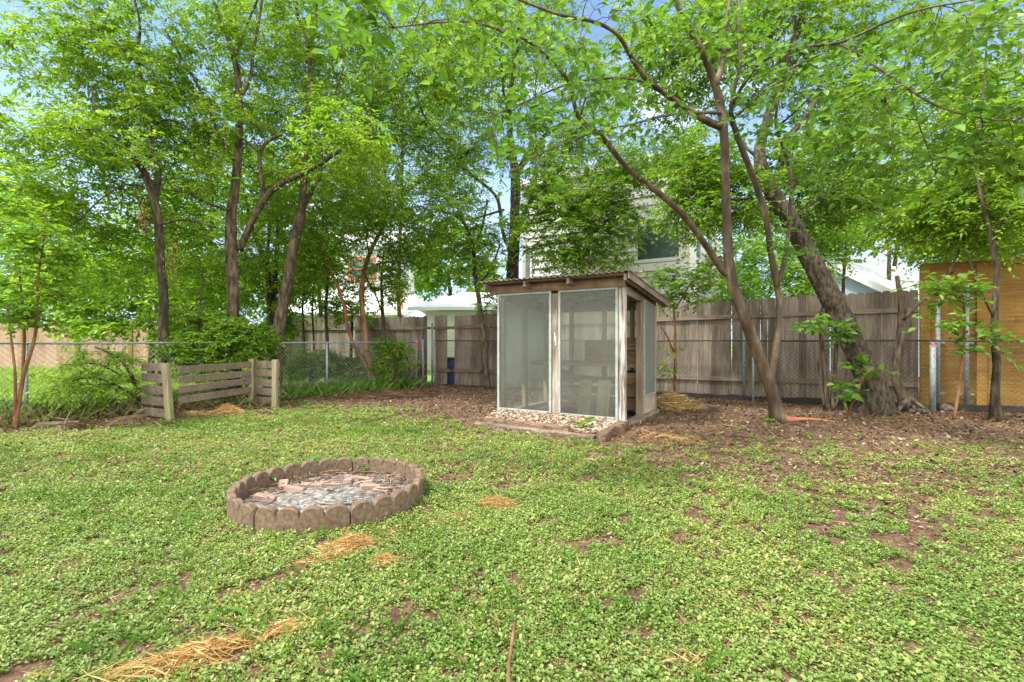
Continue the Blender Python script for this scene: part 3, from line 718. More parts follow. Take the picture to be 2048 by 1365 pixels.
# ------------------------------------------------------------------ glazed shed
ROOT = thing('glazed_shed', (SH_O[0], SH_O[1], 0), SH_A, 'small weathered wood and glass shed under a corrugated tin roof', 'shed')
W, D, HT = 2.17, 1.70, 2.03
def part(b, name, mat, parent=None, bevel=.003, **k): return b.build(name, M[mat] if isinstance(mat, str) else mat, parent or ROOT, bevel=bevel, **k)
def zroof(v): return 2.215 - (v + .27) * .118     # top of the tin
# sills
part(MB().box(-.02, W + .02, -.03, .07, .0, .10, .004), 'front_sill', 'alu')
part(MB().box(W - .09, W + .03, -.02, D + .05, -.03, .075, .006), 'side_sill', 'beamy')
part(MB().box(-.03, .09, -.02, D + .05, -.03, .075, .006), 'side_sill', 'beamy')
part(MB().box(.1, W - .1, D - .07, D + .02, -.03, .08, .006), 'rear_sill', 'beam')
# posts
part(MB().box(W - .1, W, 0, .09, .075, HT, .002), 'post', 'peeling')
part(MB().box(1.0, 1.115, .0, .09, .10, HT - .04, .003), 'post', 'grey_peel')
part(MB().box(.03, .1, .03, .1, .075, HT, .002), 'post', 'beamz')
part(MB().box(W - .1, W - .005, .84, .94, .075, 1.93, .003), 'post', 'beamz')
part(MB().box(W - .085, W - .003, D - .08, D, .075, 1.84, .003), 'post', 'beamz')
part(MB().box(.0, .085, D - .08, D, .075, 1.84, .003), 'post', 'beamz')
part(MB().box(.01, .08, .78, .87, .075, 1.93, .003), 'post', 'beamz')
for u_ in (.55, 1.2, 1.72): part(MB().box(u_, u_ + .07, D - .075, D - .01, .08, 1.84, .003), 'post', 'beamz')
part(MB().box(1.045, 1.062, -.014, .0, 1.25, 1.38, .001), 'latch_plate', 'white')
part(MB().box(1.066, 1.078, -.012, .0, 1.18, 1.32, .001), 'latch_plate', 'white')
# header and plates
part(MB().box(-.14, W + .02, -.045, .0, HT + .0, HT + .125, .003), 'header', 'beam')
part(MB().box(.0, W - .05, D - .06, D - .02, 1.79, 1.93, .003), 'rear_plate', 'beam')
for u_ in (W - .05, .02):
    b = MB(); b.hexa([[u_, .09, 1.93], [u_ + .04, .09, 1.93], [u_ + .04, D, 1.80], [u_, D, 1.80], [u_, .09, 2.06], [u_ + .04, .09, 2.06], [u_ + .04, D, 1.93], [u_, D, 1.93]]); part(b, 'side_plate', 'beamy')
# rafters
for u_ in (-.13, .62, 1.36, W + .06):
    b = MB(); v0, v1 = -.24, D + .24; hh = .085
    b.hexa([[u_, v0, zroof(v0) - hh - .03], [u_ + .042, v0, zroof(v0) - hh - .03], [u_ + .042, v1, zroof(v1) - hh - .03], [u_, v1, zroof(v1) - hh - .03],
            [u_, v0, zroof(v0) - .028], [u_ + .042, v0, zroof(v0) - .028], [u_ + .042, v1, zroof(v1) - .028], [u_, v1, zroof(v1) - .028]])
    part(b, 'rafter', 'beamy')
for v_ in (-.2, .75, D + .1):
    part(MB().hexa([[-.15, v_, zroof(v_) - .03], [W + .13, v_, zroof(v_) - .03], [W + .13, v_ + .07, zroof(v_ + .07) - .03], [-.15, v_ + .07, zroof(v_ + .07) - .03],
                    [-.15, v_, zroof(v_) - .012], [W + .13, v_, zroof(v_) - .012], [W + .13, v_ + .07, zroof(v_ + .07) - .012], [-.15, v_ + .07, zroof(v_ + .07) - .012]]), 'batten', 'beam', bevel=0)
# barge board
b = MB(); v0, v1 = -.26, D + .3
b.hexa([[W + .125, v0, zroof(v0) - .105], [W + .15, v0, zroof(v0) - .105], [W + .15, v1, zroof(v1) - .1], [W + .125, v1, zroof(v1) - .1], [W + .125, v0, zroof(v0) - .012], [W + .15, v0, zroof(v0) - .012], [W + .15, v1, zroof(v1) - .012], [W + .125, v1, zroof(v1) - .012]])
part(b, 'barge_board', 'beamy')
# corrugated tin
nu = 27 * 12; uu = np.linspace(-.2, W + .17, nu + 1); vv = np.array([-.29, .4, 1.1, D + .33])
zz = np.sin(np.linspace(0, 27 * 2 * np.pi, nu + 1)) * .0125
top = np.array([[(u_, v_, zroof(v_) + z_ + .004 * math.sin(u_ * 3)) for u_, z_ in zip(uu, zz)] for v_ in vv])
bot = top - [0, 0, .004]
Vr = np.concatenate([top.reshape(-1, 3), bot.reshape(-1, 3)]); i = np.arange(4 * (nu + 1)).reshape(4, nu + 1); nn = i.size
Fq = [np.stack([i[:-1, :-1], i[:-1, 1:], i[1:, 1:], i[1:, :-1]], -1).reshape(-1, 4), np.stack([i[:-1, :-1], i[1:, :-1], i[1:, 1:], i[:-1, 1:]], -1).reshape(-1, 4) + nn,
      np.stack([i[0, :-1], i[0, :-1] + nn, i[0, 1:] + nn, i[0, 1:]], -1), np.stack([i[-1, :-1], i[-1, 1:], i[-1, 1:] + nn, i[-1, :-1] + nn], -1),
      np.stack([i[:-1, 0], i[1:, 0], i[1:, 0] + nn, i[:-1, 0] + nn], -1), np.stack([i[:-1, -1], i[:-1, -1] + nn, i[1:, -1] + nn, i[1:, -1]], -1)]
new_mesh('roof', Vr, [np.concatenate(Fq)], M['tin'], ROOT)
# front glass panels
def panel(u0, u1, z0, z1, name='glass_panel', fw=.034, y=-.006, pm='dusty'):
    b = MB()
    b.box(u0, u0 + fw, y - .012, y + .02, z0, z1); b.box(u1 - fw, u1, y - .012, y + .02, z0, z1)
    b.box(u0 + fw, u1 - fw, y - .012, y + .02, z0, z0 + fw * 1.6); b.box(u0 + fw, u1 - fw, y - .012, y + .02, z1 - fw * .8, z1)
    o = part(b, name, 'alu', bevel=.002)
    p = MB(); p.box(u0 + fw * .6, u1 - fw * .6, y + .002, y + .006, z0 + fw, z1 - fw * .5)
    part(p, 'pane', pm, o, bevel=0)
panel(-.005, .997, .085, HT, fw=.04)
panel(1.118, 2.068, .085, HT, fw=.036)
# side glass: local plane u = const
def side_panel(u, v0, v1, z0, z1a, z1b, pm='frosted'):
    fw = .022; b = MB()
    b.box(u - .01, u + .012, v0, v0 + fw, z0, z1a - .02); b.box(u - .01, u + .012, v1 - fw, v1, z0, z1b - .02)
    b.box(u - .01, u + .012, v0 + fw, v1 - fw, z0, z0 + fw)
    b.hexa([[u - .01, v0, z1a - .02], [u + .012, v0, z1a - .02], [u + .012, v1, z1b - .02], [u - .01, v1, z1b - .02], [u - .01, v0, z1a], [u + .012, v0, z1a], [u + .012, v1, z1b], [u - .01, v1, z1b]])
    o = part(b, 'side_panel', 'alu', bevel=0)
    p = MB(); p.hexa([[u - .002, v0 + .01, z0 + .01], [u + .002, v0 + .01, z0 + .01], [u + .002, v1 - .01, z0 + .01], [u - .002, v1 - .01, z0 + .01],
                      [u - .002, v0 + .01, z1a - .01], [u + .002, v0 + .01, z1a - .01], [u + .002, v1 - .01, z1b - .01], [u - .002, v1 - .01, z1b - .01]])
    part(p, 'pane', pm, o, bevel=0)
side_panel(W + .002, .945, D - .085, .36, 1.91, 1.83)
side_panel(.02, .105, .775, .5, 1.93, 1.9)
side_panel(.02, .875, D - .085, .5, 1.9, 1.84)
# block base under the side glass
for r_ in range(3):
    z0 = .078 + r_ * .092; cuts = [.945, 1.28, D - .085] if r_ % 2 else [.945, 1.1, 1.45, D - .085]
    for c0, c1 in zip(cuts[:-1], cuts[1:]):
        part(MB().box(W - .09, W - .004, c0 + .004, c1 - .004, z0, z0 + .086, .002), 'block', 'cement', bevel=.004)
part(MB().box(W - .085, W - .012, .946, D - .086, .078, .35), 'mortar', 'mortar', bevel=0)
# low boards on rear and left walls, shelf
part(MB().box(.1, W - .1, .95, D - .08, .86, .885, .003), 'shelf', 'beam')
part(MB().box(.1, W - .1, .93, .95, .82, .888, .003), 'shelf_edge', 'beam')
for z_ in (.12, .3, .48): part(MB().box(.1, W - .1, D - .1, D - .078, z_, z_ + .13, .003), 'rear_board', 'pallet')
for u0, u1 in ((.62, 1.2), (1.27, 1.72), (1.79, W - .09)):
    part(MB().box(u0, u1, D - .04, D - .034, .66, 1.80), 'rear_pane', 'dusty', bevel=0)
b = MB(); b.box(.1, .62, D - .04, D - .02, .62, .69); part(b, 'rear_rail', 'beam')
# things inside
def crate(u, v, z, w_, d_, h_, label, n=3):
    t = thing('wooden_crate', (*shed_world(u, v), z), SH_A, label, 'crate')
    for k in range(n):
        z0 = k * h_ / n
        MB().box(0, w_, 0, .018, z0, z0 + h_ / n - .012, .002).build('slat', M['beam'], t)
    MB().box(0, .018, .018, d_, 0, h_).build('side_board', M['beamy'], t); MB().box(w_ - .018, w_, .018, d_, 0, h_).build('side_board', M['beamy'], t)
    MB().box(.018, w_ - .018, d_ - .018, d_, 0, h_).build('back_board', M['beam'], t)
crate(1.05, 1.18, .886, .56, .36, .38, 'slatted wooden crate on the shelf seen through the right glass panel')
crate(1.68, 1.02, .886, .34, .42, .42, 'upright dark wooden box at the right end of the shed shelf', 2)
crate(1.72, 1.02, .12, .32, .5, .62, 'tall wooden box standing on the shed floor under the shelf', 3)
for u_, lab in ((1.37, 'pale board leaning inside the shed, left of the pair'), (1.68, 'pale board leaning inside the shed, right of the pair')):
    b = MB(); b.hexa([[0, 0, 0], [.19, 0, 0], [.19, .02, 0], [0, .02, 0], [0, .14, .62], [.19, .14, .62], [.19, .16, .62], [0, .16, .62]])
    o = b.build('leaning_board', M['pale_post']); o.location = (*shed_world(u_ - .06, .25), .02); o.rotation_euler = (0, 0, SH_A); tag(o, lab, 'board', 'pale boards leaning inside the shed')

# ------------------------------------------------------------------ wooden fences
FE = unit(np.array([1, -.488])); FA = math.atan2(FE[1], FE[0])
def fl(X): return np.array([X, 12.73 - .488 * X])
def fence_piece(name, label, X0, X1, zt0, zt1, mat='fence', rails=((.44, .09), (1.69, .09)), group=None, gaps=(), lift=0, pw=.137, gap=.006, seed=0, posts=(), zb=.04):
    p0, p1 = fl(X0), fl(X1); L = np.linalg.norm(p1 - p0)
    t = thing(name, (*p0, 0), FA, label, 'fence', group)
    g = np.random.default_rng(seed + 70)
    b = MB(); x = 0; k = 0
    while x < L - .05:
        w_ = pw * g.uniform(.94, 1.03); zt = zt0 + (zt1 - zt0) * x / L + g.normal(0, .008) + .012 * math.sin(x * .9)
        if k not in gaps:
            q = []; r = .045
            for a in np.linspace(0, math.pi / 2, 4): q.append((w_ - r + r * math.cos(a) - 0, zt - r + r * math.sin(a)))
            for a in np.linspace(math.pi / 2, math.pi, 4): q.append((r + r * math.cos(a), zt - r + r * math.sin(a)))
            ti = g.normal(0, .001)
            poly = [(x, zb), (x + w_, zb)] + [(x + qx + ti * qz, qz) for qx, qz in q]
            y0 = g.normal(0, .003); b.prism(poly, y0, y0 + .016)
        x += w_ + gap * g.uniform(.1, .7) + (.010 if g.uniform() < .1 else 0); k += 1
    b.build('pickets', M[mat], t)
    for z_, h_ in rails:
        f = zt1 / zt0
        b = MB(); n = max(1, round(L / 2.4))
        for s_ in range(n):
            xa, xb = L * s_ / n, L * (s_ + 1) / n - .004
            za = z_ * (1 if z_ < 1 else (zt0 + (zt1 - zt0) * xa / L) / 2.05); zb_ = z_ * (1 if z_ < 1 else (zt0 + (zt1 - zt0) * xb / L) / 2.05)
            b.bar([xa, -.03, za], [xb, -.03, zb_], .04, h_, j=.003)
        b.build('rail', M['rail_wood'], t)
    for px_ in posts:
        MB().tube([[px_, -.1, -.1], [px_, -.1, 1.93]], .032, 12).build('metal_post', M['galv'], t, smooth=True)
    return t
G_F = 'weathered picket fence sections along the back'
fence_piece('picket_fence', 'weathered picket fence section behind the side yard, left of the gap', -8.6, -2.47, 2.02, 1.97, group=G_F, gaps=(29,), seed=1, posts=(4.0,))
fence_piece('picket_fence', 'narrow loose piece of picket fence between two gaps', -2.2, -1.83, 1.97, 1.97, group=G_F, seed=2)
fence_piece('picket_fence', 'long weathered picket fence section behind the shed and the big leaning tree', -1.6, 7.56, 1.96, 2.2, group=G_F, seed=3, rails=((.44, .09), (1.71, .09)), posts=(7.27,))
for xa, xb, z_, lab in ((0, .35, 1.62, 'bare rail bridging the wide gap in the picket fence by the tall steel post'), (.66, 1.0, .42, 'low bare rail across the narrow fence gap before the blue bin'), (.66, 1.0, 1.62, 'high bare rail across the narrow fence gap above the blue bin')):
    b = MB(); p0 = fl(-2.47); b.bar([xa, -.02, z_], [xb, -.02, z_], .04, .08); o = b.build('fence_rail', M['rail_wood']); o.location = (*p0, 0); o.rotation_euler = (0, 0, FA); tag(o, lab, 'rail', 'bare rails in the fence gaps')
# stained horizontal board fence
def fly(X, off=0): return fl(X) + off * np.array([FE[1], -FE[0]]) * -1
t = thing('board_fence', (*fl(7.6), 0), FA, 'tall orange stained fence of horizontal boards at the right edge', 'fence')
L = 5.0; b = MB(); z = .12; k = 0
g = np.random.default_rng(5)
while z < 2.55:
    h_ = .142; xs = [0, 2.45, L] if k % 2 else [0, 1.3, 3.8, L]
    for xa, xb in zip(xs[:-1], xs[1:]): y_ = g.uniform(0, .003); b.box(xa + .001, xb - .001, y_, y_ + .019, z, z + h_, .0006)
    z += h_ + .0006; k += 1
b.build('boards', M['orange_wood'], t)
for x_ in (.0, .78, 2.45, 3.3): MB().box(x_ + (.0 if x_ else -.02), x_ + .14, -.04, -.003, .08, 2.62, .002).build('upright', M['orange_wood'] if x_ != .0 else M['orange_wood'], t, bevel=.004)
MB().box(-.03, L, -.03, .05, 2.60, 2.63).build('cap_board', M['orange_wood'], t)
for x_, zt in ((.22, 2.0), (.62, 2.28)):
    o = MB().tube([[x_, -.11, -.1], [x_, -.11, zt]], .036, 12).build('metal_post', M['galv'], t, smooth=True)
    for z_ in (.28, 1.2, 2.0):
        if z_ < zt: MB().box(x_ - .11, x_ + .11, -.078, -.045, z_, z_ + .04).build('bracket', M['galv'], o)
# metal post with brackets for the picket fence is in its builder; black plastic edging along the foot
def foot(X0, X1, lab, seed, off=-.16):
    g = np.random.default_rng(seed); n = int((X1 - X0) / .15); Xs = np.linspace(X0, X1, n)
    V0 = []
    for X_ in Xs:
        p = fl(X_) + off * np.array([-FE[1], FE[0]]); h_ = .09 + .04 * g.uniform()
        V0 += [[p[0], p[1], -.05], [p[0] + g.normal(0, .012), p[1] - .012, h_], [p[0], p[1] + .02, h_], [p[0], p[1] + .03, -.05]]
    idx = np.arange(n * 4).reshape(n, 4)
    Fq = np.stack([idx[:-1], idx[1:], np.roll(idx, -1, 1)[1:], np.roll(idx, -1, 1)[:-1]], -1).reshape(-1, 4)
    tag(new_mesh('plastic_edging', np.array(V0), [Fq, idx[0][None, ::-1], idx[-1][None]], M['black_plastic']), lab, 'edging')
foot(2.9, 7.4, 'black plastic edging along the foot of the picket fence', 3)
foot(7.9, 12, 'black plastic strip under the orange board fence', 4)

# ------------------------------------------------------------------ chain link fences
def chain_link(name, label, pts, hts, posts, mesh_mat, rail_mat, post_mat, cell=.09, wr=.0026, post_r=.024, rail=True, rr=.02, group=None):
    """pts: ground x, y of the corners; posts: list of (distance along, radius, height)"""
    pts = np.array(pts, float)
    t = thing(name, (*pts[0], 0), 0, label, 'fence', group)
    seg = np.linalg.norm(np.diff(pts, axis=0), axis=1); cum = np.concatenate([[0], np.cumsum(seg)])
    def at_(s): return np.stack([np.interp(s, cum, pts[:, 0]) - pts[0, 0], np.interp(s, cum, pts[:, 1]) - pts[0, 1]], -1)
    H = hts; run = H * 1.0; P_ = []
    for s0 in np.arange(-run, cum[-1] + run, cell):
        for ph, sg in ((0, 1), (1, -1)):
            f = np.linspace(0, 1, 9); s = s0 + sg * (f * run) + (run if sg < 0 else 0)
            lo = (s >= 0) & (s <= cum[-1])
            if lo.sum() < 2: continue
            f = np.interp(np.linspace(0, 1, 9), np.linspace(0, 1, lo.sum()), f[lo]); s = s0 + sg * (f * run) + (run if sg < 0 else 0)
            xy = at_(s); P_.append(np.column_stack([xy[:, 0], xy[:, 1] + (.003 if ph else -.003), .015 + f * (H - .02)]))
    Pn = np.array(P_)
    V_, F_ = tubes(Pn, np.full(Pn.shape[:2], wr), 3)
    o = new_mesh('wire_mesh', V_, F_, M[mesh_mat], t)
    if rail:
        s = np.linspace(0, cum[-1], int(cum[-1] / .5) + 2); xy = at_(s)
        MB().tube(np.column_stack([xy, H + .015 + .004 * np.sin(s * 2)]), rr, 10).build('top_rail', M[rail_mat], t, smooth=True)
    for s, r_, h_ in posts:
        xy = at_(s); b = MB(); b.tube([[xy[0], xy[1] - r_ - .01, -.1], [xy[0], xy[1] - r_ - .01, h_]], r_, 12)
        b.tube([[xy[0], xy[1] - r_ - .01, h_], [xy[0], xy[1] - r_ - .01, h_ + r_ * .6]], [r_ * 1.15, r_ * .4], 12)
        b.build('post', M[post_mat], t, smooth=True)
    return t
sp = SIDE[::-1]
cum_ = np.concatenate([[0], np.cumsum(np.linalg.norm(np.diff(sp, axis=0), axis=1))])
chain_link('chain_link_fence', 'silver chain link fence with a bright top rail along the left side of the yard', sp, 1.2, [(cum_[1] + .3, .024, 1.2), (cum_[2], .026, 1.2), (cum_[2] - 2.6, .024, 1.2), (cum_[3] - .03, .034, 1.3), (1.2, .024, 1.2)], 'wire', 'galv', 'galv', rr=.019)
n0 = fl(-2.15) - np.array([0, .33]); n1 = fl(7.7) - np.array([0, .34]); n2_ = fl(12.5) - np.array([0, .34])
LL = np.linalg.norm(n1 - n0)
chain_link('chain_link_fence', 'dark rusty chain link fence standing close before the back picket fence', [n0, n1, n2_], 1.24, [(.02, .03, 1.28), (2.4, .022, 1.2), (4.9, .022, 1.2), (LL * .72, .024, 1.22), (LL - .2, .045, 1.2)], 'wire_dark', 'galv_dark', 'galv', rr=.017)
b = MB(); b.tube([[-2.22, 13.5, -.1], [-2.22, 13.5, 1.75]], .03, 12)
tag(b.build('gate_post', M['galv'], smooth=True), 'tall bare steel post standing in the picket fence gap', 'post')
b = MB(); b.tube([[-2.42, 13.25, -.1], [-2.44, 13.25, .0 + 1.3]], .03, 12)
tag(b.build('gate_post', M['galv'], smooth=True), 'short steel post just right of the ribboned corner post', 'post')
# ribbons
def ribbon(p, lab, ln, seed, amt=3):
    g = np.random.default_rng(seed); b = MB()
    for k in range(amt):
        q = np.array(p, float); pts = [q]
        for s in range(6):
            q = q + [g.normal(.004, .01), g.normal(-.004, .006), -ln / 6 * g.uniform(.6, 1)]; pts.append(q)
        b.tube(pts, .007, 4)
    b.tube([np.array(p) + [0, 0, .03], np.array(p) - [0, 0, .03]], .03, 8)
    tag(b.build('ribbon', M['pink']), lab, 'ribbon', 'pink marker ribbons on fence posts')
ribbon((-2.6, 13.25, 1.22), 'pink ribbon knotted round the corner post of the side chain link fence', .25, 1, 4)
ribbon(P(1866, 690, 8.65), 'pink ribbon hanging from the thick post before the orange fence', .32, 2, 2)
# blue bin behind the gap
b = MB(); b.hexa([[0, 0, 0], [.5, 0, 0], [.5, .5, 0], [0, .5, 0], [-.05, -.05, .72], [.55, -.05, .72], [.55, .55, .72], [-.05, .55, .72]])
t = thing('wheeled_bin', (-1.95, 13.9, 0), 0, 'blue wheeled bin behind the gap in the picket fence', 'bin'); b.build('body', M['blue_plastic'], t, bevel=.02)
MB().box(-.07, .57, -.07, .57, .722, .77).build('lid', M['black_plastic'], t, bevel=.01)

# ------------------------------------------------------------------ board bin
def bpt(px_, py_):
    d0 = F_PX * CAM_H / (py_ - 682.5); return np.array([(px_ - 1024) / F_PX * d0, d0])
LA, LB = np.array([-6.08, 8.0]), np.array([-5.42, 7.68]); BB = np.array([-5.09, 9.55]); CC = np.array([-4.42, 9.12])
t = thing('board_bin', (*LB, 0), 0, 'open bin of weathered horizontal boards nailed to pale posts', 'bin')
def rel(p, z): return [p[0] - LB[0], p[1] - LB[1], z]
def boards(a, b_, zs, h_, side, nm='board'):
    d = unit(b_ - a); nrm = np.array([d[1], -d[0]]) * side
    for z_ in zs:
        k = MB(); jz = rng.normal(0, .006); k.bar(rel(a + nrm * .02, z_ + jz), rel(b_ + nrm * .02, z_ + rng.normal(0, .008)), .022, h_, j=.004); k.build(nm, M['pallet'], t, bevel=.003)
boards(LA, LB + (LB - LA) * -.03, (.10, .285, .465, .65, .82), .135, 1)
boards(LB + [.05, .1], BB, (.305, .465, .62, .79), .115, 1)
boards(BB, CC + (CC - BB) * .06, (.09, .27, .45, .63, .80), .135, -1)
def pst(p, h_, lean=(0, 0), w_=.09):
    k = MB(); k.bar(rel(p, -.1), rel(p + np.array(lean), h_), w_, w_, up=(0, 1, 0), j=.003); k.build('post', M['pale_post'], t, bevel=.004)
pst(LB + [.03, -.03], .90, (-.075, 0)); pst(BB + [.0, -.06], .90); pst(CC + [0, -.07], .90)
k = MB(); k.bar(rel(LB + [.1, .2], .03), rel(LB + [.02, 1.0], .03), .02, .1); 
pot = MB(); pot.tube([[0, 0, 0], [0, 0, .12], [0, 0, .13]], [.05, .075, .08], 14); o = pot.build('plant_pot', M['bluegrey'], smooth=True); o.location = (*bpt(282, 834), 0); tag(o, 'small blue grey pot beside the left end of the board bin', 'pot')
log('timber_offcut', bpt(75, 857), bpt(160, 853), .1, .08, 'pale timber offcut lying by the side fence at far left', 'pallet', .04, 'timber')
log('timber_offcut', bpt(232, 846), bpt(290, 838), .1, .07, 'weathered timber offcut left of the board bin', 'beam', .04, 'timber')
o = MB().box(-.1, .1, -.045, .045, 0, .05, .004).build('brick', M['brick'], bevel=.006); o.location = (*bpt(103, 851), .0); tag(o, 'red brick on the earth by the thin sapling at far left', 'brick')
# stick in the foreground
b = MB(); pts = [np.array([*bpt(1030, 1262), .035]), np.array([*bpt(1026, 1290), .04]), np.array([*bpt(1021, 1330), .045]), np.array([*bpt(1017, 1364), .04]), np.array([*bpt(1018, 1400), .035])]
b.tube(spline(pts, .03), .0065, 8); tag(b.build('stick', M['bark_pink'], smooth=True), 'reddish brown stick lying in the ground cover at the bottom edge', 'stick')
# concrete footing of the orange fence post
V_, F_ = pebbles(1, 8, lambda g, n: np.array([[0, 0, .05]]), .12, .13, None)
o = new_mesh('concrete_footing', V_, F_, M['cement_dark'], smooth=True); o.location = (*bpt(1890, 822), 0); tag(o, 'lump of grey concrete at the foot of the silver post by the orange fence', 'footing')

# ------------------------------------------------------------------ houses
def siding_wall(b, p0, p1, z0, z1, lap=.26, th=.055):
    """lapped boards between two ground points, each tilted out at its foot"""
    p0, p1 = np.array(p0, float), np.array(p1, float); d = unit(p1 - p0); n = np.array([d[1], -d[0]]); z = z0
    while z < z1 - .01:
        zt = min(z + lap, z1)
        q = [p0 + n * th, p1 + n * th, p1 - n * .1, p0 - n * .1, p0 + n * .006, p1 + n * .006, p1 - n * .1, p0 - n * .1]
        b.hexa([[*q[k], z if k < 4 else zt] for k in range(8)]); z += lap
    return b
def wbox(b, p0, p1, s0, s1, z0, z1, o0, o1):
    """box on a wall: s along it, o outward"""
    p0, p1 = np.array(p0, float), np.array(p1, float); d = unit(p1 - p0); n = np.array([d[1], -d[0]])
    q = [p0 + d * s0 + n * o1, p0 + d * s1 + n * o1, p0 + d * s1 + n * o0, p0 + d * s0 + n * o0]
    return b.hexa([[*p, z0] for p in q] + [[*p, z1] for p in q])
def window(root, off, p0, p1, s0, s1, z0, z1, fm='white', fw=.1, gm='window', mull=0):
    p0 = np.array(p0) - off; p1 = np.array(p1) - off
    f = MB(); wbox(f, p0, p1, s0 - fw, s0, z0 - fw, z1 + fw, 0, .09); wbox(f, p0, p1, s1, s1 + fw, z0 - fw, z1 + fw, 0, .09)
    wbox(f, p0, p1, s0, s1, z0 - fw, z0, 0, .088); wbox(f, p0, p1, s0, s1, z1, z1 + fw, 0, .088)
    if mull: wbox(f, p0, p1, s0, s1, (z0 + z1) / 2 - .03, (z0 + z1) / 2 + .03, .02, .08)
    o = f.build('window', M[fm], root); g_ = MB(); wbox(g_, p0, p1, s0 - .01, s1 + .01, z0 - .01, z1 + .01, .03, .066); g_.build('pane', M[gm], o)
HC = np.array([5.0, 13.5]); HL = HC - SU * 5.35; HR = HC + SV * 4.3; HB = HL + SV * 4.3
t = thing('white_house', (*HC, 0), 0, 'modern two storey house with pale lap siding behind the shed', 'house')
b = MB(); siding_wall(b, HL - HC, [0, 0], 0, 6.35); b.build('front_wall', M['siding'], t)
b = MB(); siding_wall(b, [0, 0], HR - HC, 0, 6.35); b.build('side_wall', M['siding'], t)
b = MB(); siding_wall(b, HB - HC, HL - HC, 0, 6.35); siding_wall(b, HR - HC, HB - HC, 0, 6.35); b.build('rear_wall', M['siding'], t)
b = MB(); q = [HL - SU * .25 - SV * .25, HC + SU * .25 - SV * .25, HR + SU * .25 + SV * .25, HB - SU * .25 + SV * .25]
b.hexa([[*(p - HC), 6.36] for p in q] + [[*(p - HC), 6.6] for p in q]); b.build('roof', M['white'], t)
for p in (HL - HC, np.zeros(2), HR - HC): MB().box(p[0] - .09, p[0] + .09, p[1] - .09, p[1] + .09, 0, 6.35).build('corner_trim', M['white'], t)
Lf = 5.35
window(t, HC, HL, HC, Lf - 1.5, Lf - .33, 3.62, 4.6); window(t, HC, HC, HR, .2, .85, 3.62, 4.6); window(t, HC, HC, HR, 2.0, 2.9, 3.5, 4.6)
window(t, HC, HL, HC, .02, .25, 3.2, 4.4, fw=.06); window(t, HC, HL, HC, 2.0, 2.2, 3.3, 4.0, fw=.06)
for args in ((HL - HC, [0, 0], Lf - 1.75, Lf - .1, 3.28, 3.5), (HL - HC, [0, 0], Lf - 1.75, Lf - .1, 4.72, 4.95), ([0, 0], HR - HC, .1, 1.1, 3.28, 3.5)):
    b = MB(); wbox(b, *args, .0, .075); b.build('trim_band', M['white'], t)
# white house at left with orange window
def boxwall(b, q, z0, z1): return b.hexa([[*p, z0] for p in q] + [[*p, z1] for p in q])
WL = P(560, 640, 24)[:2]; WR = P(808, 640, 24)[:2]
t = thing('cream_house', (*WR, 0), 0, 'bright white two storey house with an orange trimmed window beyond the picket fence', 'house')
o_ = WR
b = MB(); siding_wall(b, WL - o_, [0, 0], 0, 2.6, .2, .02); b.build('lower_wall', M['white'], t)
b = MB(); siding_wall(b, WL - o_ + [0, 2.0], [-.9, 2.0], 3.0, 6.2, .2, .02); b.build('upper_wall', M['white'], t)
b = MB(); boxwall(b, [[-.9, 2.1], [-.9, 7], [WL[0] - o_[0], 7], [WL[0] - o_[0], 2.1]], 3.0, 6.2); boxwall(b, [[0, .11], [0, 7], [WL[0] - o_[0], 7], [WL[0] - o_[0], .11]], 0, 2.6); b.build('side_walls', M['white'], t)
b = MB(); x0 = WL[0] - o_[0] - .4
b.hexa([[x0, -.6, 2.5], [.3, -.6, 2.5], [.3, 2.4, 3.6], [x0, 2.4, 3.6], [x0, -.6, 2.62], [.3, -.6, 2.62], [.3, 2.4, 3.72], [x0, 2.4, 3.72]]); b.build('lower_roof', M['white_roof'], t)
b = MB(); b.hexa([[x0, 1.6, 6.2], [-.6, 1.6, 6.2], [-.6, 4.6, 7.6], [x0, 4.6, 7.6], [x0, 1.6, 6.32], [-.6, 1.6, 6.32], [-.6, 4.6, 7.72], [x0, 4.6, 7.72]]); b.build('upper_roof', M['white_roof'], t)
sw = (P(731, 500, 26)[0] - WL[0]); ew = (P(747, 500, 26)[0] - WL[0])
window(t, o_, WL + [0, 2.0], [WR[0] - .9, WR[1] + 2.0], sw - .8, ew, 4.6, 5.6, 'orange_paint', .12, mull=1)
b = MB(); b.tube([[-.08, -.09, 0], [-.08, -.09, 4.2]], .06, 10); b.build('downspout', M['orange_paint'], t, smooth=True)
# garage
GL = P(830, 640, 21)[:2]; t = thing('garage', (*GL, 0), 0, 'low white building with a pale hipped roof seen over the fence gap', 'garage')
gw = 4.6
b = MB(); siding_wall(b, [.45, 0], [gw, 0], 0, 2.55, .2, .02); b.build('front_wall', M['siding'], t)
b = MB(); boxwall(b, [[.45, .11], [gw, .11], [gw, 4], [.45, 4]], 0, 2.55); b.build('side_walls', M['siding'], t)
b = MB(); V0 = np.array([[-.2, -.5, 2.68], [gw + .4, -.5, 2.68], [gw + .4, 4.5, 2.68], [-.2, 4.5, 2.68], [1.9, 2.0, 3.55], [gw - 1.4, 2.0, 3.55]])
b.add(V0, [np.array([[0, 1, 5, 4], [2, 3, 4, 5], [0, 3, 2, 1]]), np.array([[1, 2, 5], [3, 0, 4]])]); b.build('roof', M['white_roof'], t)
MB().box(-.22, gw + .42, -.53, -.505, 2.55, 2.69).build('fascia', M['white'], t)
MB().tube([[.35, -.45, 2.6], [.4, -.4, 2.5], [.75, -.06, 2.3], [.75, -.06, .1]], .04, 8).build('downspout', M['white'], t)
MB().box(2.2, 2.5, -.08, -.035, .3, 2.3).build('shutter', M['bluesiding'], t)
